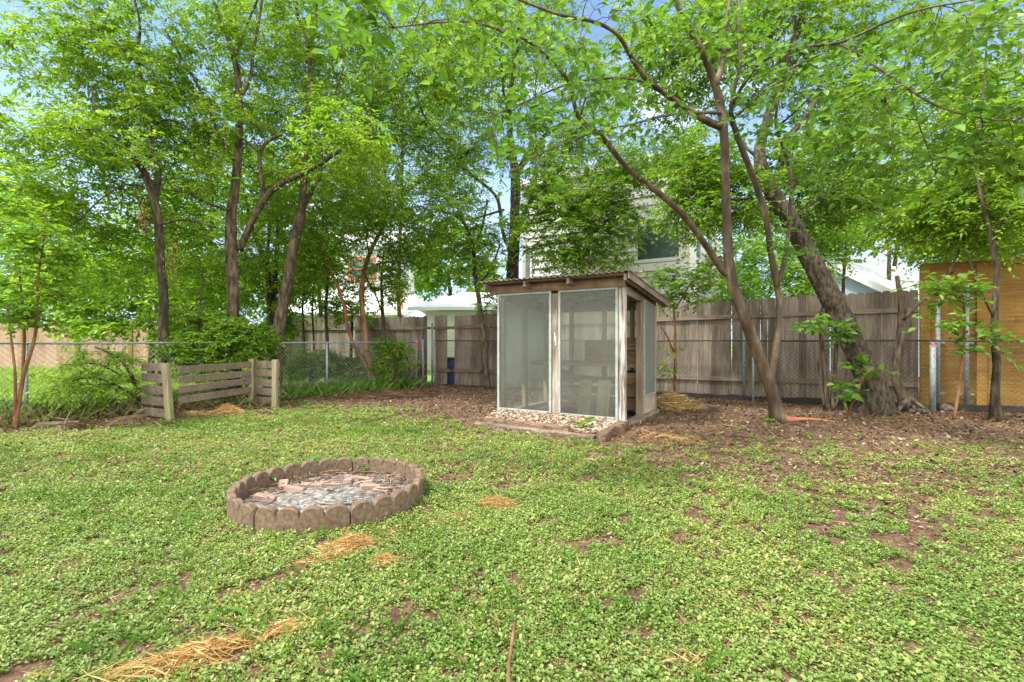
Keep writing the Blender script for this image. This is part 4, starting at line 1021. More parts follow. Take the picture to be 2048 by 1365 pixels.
# shingled house on the right
RA = P(1668, 545, 19.5)
def W3(x, y, d): return P(x, y, d)
t = thing('shingled_house', (RA[0], RA[1], 0), 0, 'house with a grey shingle roof and light blue gable beyond the fence at right', 'house')
o3 = np.array([RA[0], RA[1], 0])
ax = unit(np.array([.93, .37])); bx = np.array([-ax[1], ax[0]])        # ridge direction, and across (away)
def hp(a, b_, z): p = RA[:2] + ax * a + bx * b_; return np.array([p[0], p[1], z]) - o3
zr = 4.35; ze = 2.6; hw = 2.9
b = MB(); b.add([hp(0, -hw, 0), hp(0, hw, 0), hp(0, hw, ze), hp(0, 0, zr - .1), hp(0, -hw, ze), hp(.12, -hw, 0), hp(.12, hw, 0), hp(.12, hw, ze), hp(.12, 0, zr - .1), hp(.12, -hw, ze)],
          [np.array([[0, 1, 2, 3, 4], [9, 8, 7, 6, 5]]), np.array([[0, 4, 9, 5], [1, 6, 7, 2]])]); b.build('gable_wall', M['bluesiding'], t)
b = MB(); b.hexa([hp(.13, -hw, 0), hp(9, -hw, 0), hp(9, -hw + .15, 0), hp(.13, -hw + .15, 0), hp(.13, -hw, ze), hp(9, -hw, ze), hp(9, -hw + .15, ze), hp(.13, -hw + .15, ze)]); b.build('front_wall', M['bluesiding'], t)
for s in (-1, 1):
    b = MB(); e = hw + .5; zz_ = zr - (zr - ze) * e / hw
    b.hexa([hp(-.35, s * e, zz_), hp(9.3, s * e, zz_), hp(9.3, 0, zr), hp(-.35, 0, zr), hp(-.35, s * e, zz_ + .12), hp(9.3, s * e, zz_ + .12), hp(9.3, 0, zr + .12), hp(-.35, 0, zr + .12)]); b.build('roof_slope', M['shingle'], t)
    b = MB(); b.hexa([hp(-.42, s * e, zz_ - .14), hp(-.36, s * e, zz_ - .14), hp(-.36, 0, zr - .14), hp(-.42, 0, zr - .14), hp(-.42, s * e, zz_ + .15), hp(-.36, s * e, zz_ + .15), hp(-.36, 0, zr + .15), hp(-.42, 0, zr + .15)]); b.build('rake_board', M['white'], t)
# neighbour's tan fence
t = thing('tan_fence', (-27, 21.5, 0), .06, 'new tan board fence with orange posts across the neighbouring lawn', 'fence')
b = MB(); x = 0; g = np.random.default_rng(3)
while x < 19: b.box(x, x + .145, 0, .02, 0, 2.05 + g.normal(0, .01)); x += .15
b.build('boards', M['tan_wood'], t)
b = MB()
for k in range(9): b.box(k * 2.3 + .4, k * 2.3 + .55, -.06, -.003, 0, 2.15)
b.build('battens', M['orange_wood'], t)
# ------------------------------------------------------------------ trees
def grow(name, label, limbs, blobs, bark, leafm, lk='elm', ll=.085, lw=.036, seed=0, cat='tree', group=None, nt_=5, nlv=9, tw=(.22, .5), droop=.3, flare=1.35, up=.25, rough=.06, sides=12, dens=1.0, ws=1.0):
    """limbs: rows of (px x, px y, distance m, width px); blobs: (px x, px y, distance, rx px, ry px, depth m, clusters)"""
    g = np.random.default_rng(seed * 13 + 5)
    L3 = []
    for lb in limbs:
        q = np.array([[*P(x, y, d), w * ws / 2 * d / F_PX] for x, y, d, w in lb])
        L3.append(spline(q, .1))
    base = L3[0][0, :3].copy(); base[2] = 0
    t = thing(name, base, 0, label, cat, group)
    # trunk and limbs
    b = MB()
    for k, q in enumerate(L3):
        q = q.copy(); r = q[:, 3]
        if k == 0:
            q = np.vstack([q[0] - [0, 0, q[0, 2] + .12, 0], q]) if q[0, 2] > .05 else q
            r = q[:, 3]; zz = np.maximum(q[:, 2], 0); r = r * (1 + (flare - 1) * np.exp(-zz / .16))
        jit = g.normal(0, 1, (len(q), 2)); jit = np.cumsum(jit, 0); jit = jit - np.linspace(0, 1, len(q))[:, None] * jit[-1]
        cen = q[:, :3] - base; cen[:, :2] += jit * r[:, None] * .035
        V_, F_ = tubes(cen[None], np.maximum(r, .002)[None], sides if r.max() > .03 else 7, True, rough, seed + k)
        b.add(V_, F_)
    b.build('trunk', M[bark], t, smooth=True)
    # skeleton
    nodes = np.concatenate([q[2:, :3] for q in L3]); rad = np.concatenate([q[2:, 3] for q in L3])
    tan = np.concatenate([unit(np.gradient(q[:, :3], axis=0))[2:] for q in L3])
    cl, cbl = [], []
    for bi, (x, y, d, rx, ry, rd, n) in enumerate(blobs):
        n = max(1, int(n * dens)); c = P(x, y, d)
        v = unit(g.normal(0, 1, (n, 3))) * g.uniform(0, 1, (n, 1)) ** (1 / 2.4)
        cl.append(c + v * [rx * d / F_PX, rd, ry * d / F_PX])
    if not cl: return t
    C = np.concatenate(cl); C = C[C[:, 2] > .15]
    d0 = np.array([np.min(((nodes - c) ** 2).sum(1)) for c in C]); C = C[np.argsort(d0)]
    cap = len(nodes) + len(C) * 4
    NN = np.zeros((cap, 3)); RR = np.zeros(cap); TT = np.zeros((cap, 3)); m_ = len(nodes)
    NN[:m_], RR[:m_], TT[:m_] = nodes, rad, tan
    Pb, Rb = [], []
    K = 6; tt = np.linspace(0, 1, K)[:, None]
    for c in C:
        dv = c - NN[:m_]; dist = np.sqrt((dv ** 2).sum(1)); cost = dist * (1 + .35 * np.clip(-dv[:, 2] / (dist + .01), 0, 1)) + .25 * (RR[:m_] < .005)
        k = int(np.argmin(cost)); a = NN[k]; Ld = dist[k]
        if Ld < .03: continue
        dr = unit((c - a) + TT[k] * Ld * .5 + np.array([0, 0, up * Ld]))
        c1 = a + dr * Ld * .4; c2 = c - unit(c - a) * Ld * .3 + np.array([0, 0, .06 * Ld]) + g.normal(0, .05 * Ld, 3)
        pb = (1 - tt) ** 3 * a + 3 * (1 - tt) ** 2 * tt * c1 + 3 * (1 - tt) * tt ** 2 * c2 + tt ** 3 * c
        pb[1:-1] += g.normal(0, .02 * Ld, (K - 2, 3))
        r0 = min(RR[k] * .75, .003 + .009 * Ld); r0 = max(r0, .0025)
        rb = np.linspace(r0, .002, K)
        Pb.append(pb); Rb.append(rb)
        for j in (2, 3, 4, 5):
            if m_ < cap and (Ld > .35 or j == 5): NN[m_] = pb[j]; RR[m_] = max(rb[j], .0025); TT[m_] = unit(pb[j] - pb[j - 1]); m_ += 1
    Pb = np.array(Pb); Rb = np.array(Rb); n = len(Pb)
    # twigs
    I = np.repeat(np.arange(n), nt_); f = g.uniform(.45, 1.0, len(I)); f[::nt_] = 1.0
    s = f * (K - 1); k0 = np.minimum(s.astype(int), K - 2); fr = (s - k0)[:, None]
    st = Pb[I, k0] * (1 - fr) + Pb[I, k0 + 1] * fr; bd = unit(Pb[I, -1] - Pb[I, -3])
    hd = bd * 1.0 + g.normal(0, .75, (len(I), 3)); hd[:, 2] = hd[:, 2] * .55 + .12; hd = unit(hd)
    tl = g.uniform(*tw, len(I))[:, None, None]; u = np.linspace(0, 1, 4)[None, :, None]
    Pt = st[:, None] + hd[:, None] * tl * u + np.array([0, 0, -1.0]) * droop * tl * u ** 2 + g.normal(0, .012, (len(I), 4, 3)) * (u > 0)
    Vb, Fb = tubes(Pb - base, Rb, 4); Vt, Ft = tubes(Pt - base, np.repeat([[.0028, .0022, .0018, .001]], len(I), 0), 3)
    V_, F_ = join_leaves([(Vb, Fb), (Vt, Ft)])
    new_mesh('branches', V_, F_, M[bark], t)
    # leaves
    nI = len(I); ff = np.linspace(.12, 1, nlv)[None] + g.uniform(-.04, .04, (nI, nlv)); ff = np.clip(ff, 0, 1) * 3
    k0 = np.minimum(ff.astype(int), 2); fr = (ff - k0)[..., None]; J = np.arange(nI)[:, None]
    pos = Pt[J, k0] * (1 - fr) + Pt[J, k0 + 1] * fr
    td = unit(Pt[:, -1] - Pt[:, 0])[:, None]; sd = unit(np.cross(td, [0, 0, 1.0])); alt = np.where(np.arange(nlv) % 2, 1.0, -1.0)[None, :, None]
    d = td * .55 + sd * alt * .85 + g.normal(0, .25, pos.shape) + [0, 0, -.25 * droop - .05]
    nr = np.array([0, 0, 1.0]) + g.normal(0, .42, pos.shape)
    sz = g.uniform(.65, 1.25, (nI, nlv)) * ll
    keep = g.uniform(0, 1, (nI, nlv)) < .93
    V_, F_ = leaves(pos[keep] - base, d[keep], nr[keep], sz[keep], sz[keep] * lw / ll, lk, .18, .22)
    new_mesh('crown', V_, F_, M[leafm], t)
    print(name, 'clusters', n, 'leaves', keep.sum())
    return t
EL = dict(ll=.085, lw=.038)

# three trees standing along the left chain link fence
grow('elm_tree', 'dark slender elm standing behind the board bin, leftmost of the big trunks',
     [[(325, 790, 9.3, 27), (324, 690, 9.3, 26), (325, 600, 9.3, 24), (318, 520, 9.3, 24), (315, 440, 9.3, 22), (300, 375, 9.2, 22), (285, 340, 9.1, 17), (262, 310, 9.0, 14), (235, 280, 8.8, 12), (195, 262, 8.6, 9), (140, 258, 8.3, 6)],
      [(308, 400, 9.3, 18), (318, 350, 9.4, 15), (305, 300, 9.5, 14), (297, 230, 9.6, 12), (285, 180, 9.7, 11), (272, 100, 9.8, 9), (255, 75, 9.8, 7), (235, 50, 9.9, 5)],
      [(275, 110, 9.8, 9), (280, 50, 9.9, 7), (268, -10, 10, 6), (262, -80, 10.1, 5)],
      [(298, 255, 9.6, 6), (340, 240, 9.6, 5), (400, 270, 9.7, 4)],
      [(290, 375, 9.2, 7), (250, 370, 9.0, 6), (200, 400, 8.8, 5), (160, 440, 8.6, 4)],
      [(318, 450, 9.2, 7), (370, 440, 9.2, 6), (430, 455, 9.3, 5)],
      [(215, 265, 8.7, 6), (190, 210, 8.7, 5), (185, 170, 8.8, 4)]],
     [(140, 130, 9.4, 95, 100, 1.2, 100), (240, 90, 9.6, 120, 110, 1.5, 160), (90, 300, 9.2, 110, 90, 1.2, 110), (220, 280, 9.9, 120, 110, 1.0, 120), (150, 430, 9.4, 120, 80, 1.0, 105), (330, 230, 10.3, 90, 120, 1.1, 90),
      (340, 420, 10.2, 90, 90, .9, 60), (240, 530, 10.2, 120, 80, 1.0, 90), (190, -60, 9.6, 170, 70, 1.6, 90), (280, 180, 9.1, 60, 70, .4, 24), (250, 300, 8.8, 80, 40, .3, 22), (150, 250, 8.2, 60, 40, .4, 18), (30, 230, 8.2, 40, 40, .6, 8), (30, 380, 7.9, 60, 60, .9, 60)],
     'bark_dark', 'leaf_a', seed=1, up=.3, ws=.66, flare=1.15, **EL)
grow('elm_tree', 'tallest grey elm with a heavy dark side limb, left of the leaning trunk',
     [[(467, 790, 10.3, 30), (466, 690, 10.3, 30), (467, 600, 10.3, 29), (465, 500, 10.3, 28), (464, 430, 10.3, 25), (472, 370, 10.3, 20), (478, 300, 10.3, 20), (480, 220, 10.3, 17), (474, 140, 10.3, 15), (458, 80, 10.3, 11), (430, 10, 10.3, 8), (400, -70, 10.3, 6)],
      [(478, 500, 10.3, 16), (500, 455, 10.2, 16), (525, 405, 10.1, 15), (560, 370, 10.0, 13), (610, 345, 9.8, 12), (660, 315, 9.6, 10), (705, 285, 9.4, 8), (750, 266, 9.2, 6)],
      [(530, 398, 10.1, 11), (522, 350, 10.1, 9), (520, 305, 10.1, 9), (540, 280, 10.0, 8), (562, 270, 9.9, 6)],
      [(520, 305, 10.1, 7), (500, 290, 10.1, 6), (478, 270, 10.2, 5)],
      [(478, 200, 10.3, 9), (500, 160, 10.3, 8), (508, 100, 10.3, 7), (520, 30, 10.3, 6), (530, -60, 10.3, 5)],
      [(474, 110, 10.3, 7), (490, 60, 10.4, 6), (515, 0, 10.4, 5)],
      [(470, 330, 10.3, 8), (430, 250, 10.3, 7), (395, 170, 10.2, 6), (360, 110, 10.1, 5), (330, 60, 10, 4)],
      [(462, 420, 10.2, 7), (420, 410, 10.0, 6), (370, 385, 9.8, 5), (320, 380, 9.7, 4)]],
     [(480, 110, 11.2, 130, 130, 1.4, 150), (420, 260, 11.2, 110, 100, 1.1, 90), (560, 230, 11.4, 110, 110, 1.3, 100), (400, 420, 11.2, 100, 80, .9, 60), (700, 280, 9.4, 90, 60, .9, 80), (480, -50, 10.5, 180, 80, 1.8, 110), (470, 220, 9.8, 60, 60, .4, 24), (440, 60, 9.9, 80, 70, .4, 30), (420, 340, 9.8, 50, 50, .4, 18), (640, 340, 9.8, 60, 20, .3, 8), (560, 400, 11.4, 80, 70, .9, 45), (390, 540, 11.4, 110, 70, 1.0, 90)],
     'bark_mid', 'leaf_a', seed=2, up=.3, ws=.8, flare=1.15, **EL)
grow('elm_tree', 'bare grey brown trunk leaning right behind the right end of the board bin',
     [[(548, 795, 10.7, 34), (552, 720, 10.7, 32), (562, 630, 10.7, 29), (576, 550, 10.7, 26), (588, 480, 10.7, 24), (602, 420, 10.7, 21), (607, 370, 10.7, 18), (610, 300, 10.8, 15), (615, 230, 10.8, 14), (622, 170, 10.9, 12), (618, 110, 10.9, 12), (614, 80, 10.9, 11), (598, 40, 10.9, 9), (592, 0, 11, 8), (588, -70, 11, 6)],
      [(616, 95, 10.9, 8), (630, 55, 10.9, 7), (634, 10, 11, 6), (640, -60, 11, 5)],
      [(600, 425, 10.7, 14), (625, 380, 10.8, 11), (640, 320, 10.9, 9), (655, 250, 11, 8), (668, 190, 11.1, 6), (690, 130, 11.2, 4)],
      [(640, 325, 10.9, 6), (690, 300, 10.8, 5), (740, 330, 10.7, 4)]],
     [(620, 110, 12.0, 120, 120, 1.4, 120), (700, 180, 11.8, 110, 110, 1.4, 100), (640, 290, 12.0, 110, 90, 1.2, 100), (740, 380, 11.2, 90, 70, 1.0, 80), (640, -60, 11.2, 150, 80, 1.5, 80), (620, 220, 10.4, 60, 70, .4, 26), (600, 60, 10.5, 70, 60, .4, 24), (570, 330, 10.2, 50, 40, .3, 14), (660, 450, 11.6, 110, 60, 1.0, 80), (590, 520, 11.9, 100, 60, .9, 70)],
     'bark_mid', 'leaf_a', seed=3, up=.3, ws=.74, flare=1.2, **EL)
# dark thin stems behind
grow('young_elm', 'cluster of thin dark stems between the two big left trunks, beyond the fence',
     [[(545, 740, 12.6, 11), (540, 640, 12.6, 11), (537, 560, 12.6, 10), (525, 510, 12.6, 10), (512, 478, 12.6, 8), (500, 440, 12.6, 6), (490, 390, 12.6, 5)],
      [(545, 660, 12.7, 9), (550, 560, 12.7, 9), (555, 480, 12.7, 8), (552, 420, 12.7, 6), (556, 330, 12.7, 4)],
      [(538, 620, 12.5, 8), (535, 520, 12.5, 7), (538, 450, 12.5, 6), (530, 380, 12.6, 4)]],
     [(520, 480, 12.8, 100, 90, 1.0, 90), (450, 560, 12.5, 90, 70, 1.0, 70), (560, 590, 12.9, 90, 50, .9, 60)], 'bark_dark', 'leaf_b', seed=4, **EL)
for k, (x, top, w, d, lab) in enumerate([(607, 440, 5, 13.6, 'thin dark sapling just right of the leaning grey trunk beyond the mesh'), (627, 430, 4, 13.9, 'thinnest dark sapling, between two others behind the side chain link'), (653, 400, 7, 13.2, 'straight black sapling behind the middle steel post of the side fence')]):
    grow('elm_sapling', lab, [[(x, 760, d, w), (x + 1, 690, d, w), (x - 2, 620, d, w * .9), (x + 2, 540, d, w * .8), (x - 1, top, d, w * .5)]],
         [(x, 520, d, 55, 60, .7, 42)], 'bark_dark', 'leaf_b', seed=20 + k, sides=8, **EL)
# twin-stemmed crape myrtle behind the side fence
grow('crape_myrtle', 'reddish twin stemmed crape myrtle behind the side chain link fence',
     [[(748, 776, 12.6, 24), (742, 740, 12.6, 20), (733, 700, 12.6, 15), (728, 650, 12.6, 15), (723, 600, 12.6, 14), (727, 550, 12.6, 13), (737, 515, 12.6, 11), (752, 480, 12.6, 9), (766, 455, 12.5, 7), (775, 400, 12.5, 5), (770, 340, 12.5, 4)],
      [(744, 755, 12.6, 13), (728, 725, 12.5, 11), (708, 690, 12.4, 10), (696, 655, 12.3, 10), (690, 620, 12.2, 9), (678, 580, 12.2, 8), (663, 545, 12.1, 7), (650, 515, 12.1, 6), (638, 480, 12, 5), (630, 440, 12, 4)],
      [(727, 650, 12.6, 7), (712, 632, 12.5, 6), (692, 620, 12.3, 5)],
      [(738, 512, 12.6, 5), (733, 460, 12.6, 4), (742, 400, 12.7, 3)]],
     [(760, 430, 12.4, 90, 80, 1.0, 90), (640, 470, 12.0, 80, 60, .9, 60), (690, 380, 12.3, 90, 60, .9, 60), (820, 480, 12.6, 60, 60, .8, 60), (770, 520, 12.3, 50, 45, .5, 34), (705, 570, 12.9, 40, 30, .4, 18), (790, 570, 12.7, 40, 50, .5, 36)],
     'bark_pink', 'leaf_a', seed=5, ws=.72, ll=.07, lw=.035)
grow('shrub_stem', 'slim grey sapling with a broken stub against the picket fence left of the gap',
     [[(768, 770, 13.4, 8), (768, 690, 13.4, 8), (765, 620, 13.4, 7), (763, 560, 13.4, 5), (768, 500, 13.4, 4)], [(768, 640, 13.4, 4), (755, 600, 13.3, 3), (735, 560, 13.2, 2)]],
     [(765, 560, 13.2, 50, 50, .5, 36)], 'bark_mid', 'leaf_a', seed=6, sides=7, ll=.09, lw=.05)
# tree left of shed
grow('young_elm', 'slim curving elm before the picket fence just left of the shed',
     [[(975, 778, 12.6, 13), (972, 720, 12.6, 11), (966, 660, 12.6, 11), (958, 600, 12.6, 10), (950, 550, 12.6, 9), (947, 500, 12.5, 8), (935, 460, 12.4, 7), (915, 432, 12.3, 6), (885, 425, 12.2, 4)],
      [(947, 500, 12.5, 6), (965, 450, 12.4, 5), (975, 400, 12.3, 4)], [(955, 580, 12.6, 5), (985, 530, 12.5, 4), (1000, 490, 12.4, 3)]],
     [(900, 440, 12.0, 80, 60, .9, 70), (960, 520, 12.4, 60, 60, .6, 60), (860, 500, 12.2, 70, 45, .8, 55), (990, 600, 12.7, 40, 35, .4, 24), (1000, 460, 12.2, 60, 50, .6, 40)],
     'bark_mid', 'leaf_b', seed=7, sides=8, **EL)
# big tree behind shed
grow('elm_tree', 'straight dark elm forking above the shed roof, behind the picket fence',
     [[(1022, 800, 13.3, 36), (1022, 640, 13.3, 34), (1023, 560, 13.3, 32), (1025, 490, 13.3, 28), (1029, 430, 13.3, 25), (1031, 380, 13.3, 24), (1030, 345, 13.3, 22), (1024, 310, 13.3, 17), (1020, 260, 13.3, 14), (1018, 200, 13.3, 12), (1026, 150, 13.3, 10), (1035, 90, 13.3, 8), (1040, 20, 13.3, 6), (1050, -60, 13.3, 4)],
      [(1030, 355, 13.3, 16), (1048, 325, 13.2, 14), (1068, 295, 13.1, 13), (1090, 272, 13.0, 10), (1120, 250, 12.9, 7), (1160, 215, 12.8, 5)],
      [(1036, 470, 13.2, 11), (1050, 425, 13.0, 9), (1070, 390, 12.8, 8), (1105, 360, 12.6, 7), (1130, 320, 12.5, 6), (1150, 270, 12.4, 5), (1170, 200, 12.3, 4)],
      [(1018, 500, 13.2, 9), (1005, 460, 13.0, 8), (1000, 420, 12.9, 8), (990, 390, 12.8, 7), (950, 355, 12.6, 6), (915, 325, 12.5, 6), (885, 280, 12.4, 5), (850, 235, 12.3, 4), (830, 180, 12.2, 3)],
      [(885, 280, 12.4, 4), (860, 290, 12.3, 3), (820, 300, 12.2, 3)],
      [(1020, 230, 13.3, 8), (1008, 190, 13.3, 7), (1004, 140, 13.3, 5), (990, 80, 13.3, 4)],
      [(1028, 480, 13.2, 7), (1060, 450, 12.9, 6), (1110, 440, 12.6, 5), (1160, 455, 12.3, 4), (1200, 465, 12.2, 3)],
      [(1008, 420, 12.9, 6), (975, 430, 12.7, 5), (930, 440, 12.6, 4), (880, 420, 12.4, 3)]],
     [(860, 160, 12.2, 110, 120, 1.4, 170), (960, 130, 13.0, 110, 120, 1.5, 120), (1080, 130, 13.2, 120, 130, 1.6, 130), (860, 300, 12.2, 90, 70, 1.0, 100), (950, 290, 12.6, 80, 70, .9, 60), (900, 390, 12.4, 90, 50, .9, 70), (1130, 300, 12.6, 80, 60, .9, 50), (1110, 420, 12.4, 80, 50, .8, 75), (1190, 440, 12.2, 80, 60, .8, 90), (1180, 510, 12.0, 90, 45, .6, 75),
      (1000, -50, 13, 220, 70, 1.8, 120), (1170, 200, 12.4, 80, 90, 1.2, 70), (1100, 500, 12.6, 70, 45, .6, 45), (1240, 380, 12.0, 55, 60, .7, 45), (1260, 460, 11.9, 50, 60, .5, 34), (780, 230, 12, 70, 100, 1.1, 90), (740, 60, 12.4, 90, 80, 1.2, 90), (900, 40, 12.6, 120, 70, 1.4, 90), (1060, 40, 13.4, 110, 80, 1.4, 80), (1060, 260, 13.8, 100, 80, 1.0, 60), (1210, 330, 12.2, 70, 70, .9, 70), (1170, 400, 12.0, 110, 50, .9, 60), (1300, 330, 11.6, 60, 50, .7, 50), (1340, 290, 11.6, 50, 40, .6, 30), (1075, 390, 12.4, 50, 50, .6, 36), (1400, 350, 11.6, 50, 40, .6, 24), (1090, 340, 12.2, 70, 50, .6, 40), (1150, 470, 12.0, 90, 50, .6, 50)],
     'bark_oak', 'leaf_b', seed=8, up=.3, ws=.85, rough=.08, **EL)
# main crape myrtle in front
grow('crape_myrtle', 'large many stemmed tree with smooth brown bark before the picket fence, right of the shed',
     [[(1556, 846, 7.42, 29), (1550, 800, 7.42, 25), (1538, 760, 7.4, 25), (1520, 715, 7.4, 24), (1500, 665, 7.35, 22), (1482, 620, 7.3, 21), (1466, 570, 7.3, 21), (1458, 520, 7.25, 20), (1455, 450, 7.2, 17), (1452, 380, 7.1, 16), (1450, 300, 7.0, 16), (1446, 250, 7.0, 17), (1438, 205, 7.0, 17), (1425, 160, 6.9, 15), (1408, 115, 6.8, 14), (1390, 80, 6.7, 13), (1372, 45, 6.6, 12), (1350, 0, 6.5, 11), (1320, -70, 6.3, 10)],
      [(1462, 555, 7.3, 14), (1445, 540, 7.25, 14), (1425, 510, 7.2, 13), (1400, 475, 7.1, 12), (1370, 435, 7.0, 12), (1335, 400, 6.9, 12), (1300, 372, 6.8, 11), (1270, 350, 6.7, 10), (1245, 325, 6.6, 9), (1225, 300, 6.5, 11), (1205, 275, 6.4, 10), (1180, 255, 6.3, 10), (1155, 230, 6.2, 9), (1140, 170, 6.0, 8), (1110, 130, 5.8, 7), (1060, 85, 5.5, 6), (1010, 65, 5.2, 6), (950, 45, 4.8, 5), (880, 45, 4.4, 4), (790, 55, 3.9, 3)],
      [(1430, 170, 6.9, 14), (1445, 130, 6.9, 12), (1452, 60, 6.9, 10), (1460, 0, 6.9, 8), (1465, -70, 6.9, 6)],
      [(1444, 255, 7.0, 15), (1420, 245, 6.9, 14), (1385, 225, 6.7, 13), (1340, 195, 6.5, 11), (1290, 155, 6.2, 10), (1260, 110, 6.0, 9), (1235, 70, 5.8, 8), (1190, 45, 5.6, 7), (1120, 30, 5.3, 6), (1040, 0, 5.0, 5), (980, -30, 4.7, 4)],
      [(1448, 228, 7.0, 7), (1400, 225, 6.7, 6), (1330, 232, 6.4, 5), (1260, 250, 6.1, 4), (1190, 265, 5.8, 4), (1100, 300, 5.4, 3), (1020, 345, 5.0, 2)],
      [(1340, 195, 6.5, 6), (1270, 160, 6.2, 5), (1200, 158, 6.0, 5), (1140, 168, 5.8, 4), (1060, 200, 5.4, 3), (980, 235, 5.0, 2)],
      [(1542, 765, 7.4, 14), (1545, 740, 7.4, 15), (1550, 700, 7.4, 15), (1556, 650, 7.4, 12), (1556, 600, 7.4, 12), (1550, 560, 7.35, 12), (1540, 500, 7.3, 12), (1532, 440, 7.25, 12), (1515, 380, 7.2, 12), (1500, 340, 7.15, 12), (1485, 300, 7.1, 12), (1470, 260, 7.1, 11), (1462, 225, 7.0, 9), (1468, 180, 6.9, 8), (1480, 130, 6.8, 7), (1476, 60, 6.8, 6), (1480, -20, 6.8, 5)],
      [(1554, 575, 7.35, 9), (1565, 540, 7.3, 9), (1572, 500, 7.3, 8), (1580, 440, 7.2, 8), (1583, 380, 7.2, 8), (1578, 330, 7.2, 8), (1565, 290, 7.1, 7), (1552, 250, 7.0, 6), (1560, 190, 6.9, 5), (1600, 120, 6.7, 4)],
      [(1462, 215, 7.0, 8), (1490, 165, 6.7, 7), (1530, 120, 6.4, 6), (1600, 95, 6.0, 6), (1680, 85, 5.5, 5), (1760, 50, 5.0, 5), (1840, 20, 4.5, 4), (1950, 0, 4.0, 3)],
      [(1680, 88, 5.5, 5), (1740, 125, 5.3, 5), (1800, 165, 5.1, 5), (1850, 200, 4.9, 4), (1910, 225, 4.7, 4), (1990, 240, 4.4, 3), (2070, 240, 4.1, 2)],
      [(1465, 240, 7.0, 6), (1510, 200, 6.7, 5), (1560, 150, 6.4, 4), (1640, 110, 6.0, 3)],
      [(1560, 250, 7.0, 5), (1600, 215, 6.6, 4), (1660, 150, 6.2, 3)],
      [(1820, 175, 5.05, 3), (1835, 240, 5.0, 3), (1860, 310, 5.0, 2)]],
     [(1330, 250, 6.3, 110, 70, .8, 10), (1220, 200, 6.0, 120, 70, .8, 16), (1130, 290, 5.4, 110, 50, .6, 14), (1010, 250, 5.0, 80, 70, .6, 13), (900, 70, 4.4, 110, 50, .6, 13), (770, 45, 3.7, 75, 40, .4, 13), (1080, 90, 5.3, 120, 60, .7, 18),
      (1560, 200, 6.4, 90, 90, .9, 28), (1680, 150, 5.6, 130, 80, .8, 26), (1800, 230, 5.1, 130, 70, .8, 24), (1700, 260, 5.8, 110, 60, .8, 18), (1900, 80, 4.5, 110, 60, .6, 22), (1990, 40, 3.6, 60, 35, .4, 7), (1980, 260, 4.6, 80, 60, .6, 24), (1480, 80, 6.8, 90, 80, .9, 22), (1330, 60, 6.2, 100, 70, .8, 18), (1630, 330, 6.4, 90, 50, .7, 20), (1200, 40, 5.6, 100, 50, .7, 14), (1860, 340, 5.3, 90, 40, .6, 14), (1580, 480, 7.1, 50, 40, .4, 7)],
     'bark_myrtle', 'leaf_d', 'heart', .1, .06, seed=9, nt_=4, nlv=5, dens=.8, tw=(.25, .55), droop=.25, flare=1.2, up=.15, rough=.03, sides=14)
# exposed red root
b = MB(); b.tube(spline([[*P(1562, 838, 7.42), .07], [*P(1590, 838, 7.5), .045], [*P(1620, 840, 7.5), .03], [*P(1665, 843, 7.45), .012]], .05)[:, :3], .025, 9)
q = spline([[*P(1558, 836, 7.42), .085], [*P(1580, 840, 7.46), .05], [*P(1612, 839, 7.5), .026], [*P(1645, 841, 7.5), .018], [*P(1672, 845, 7.4), .007]], .05)
b = MB(); V_, F_ = tubes(q[None, :, :3], q[None, :, 3], 9, True, .08, 3); b.add(V_, F_)
tag(b.build('exposed_root', M['root_red'], smooth=True), 'raw orange red root running right from the smooth brown tree', 'root')
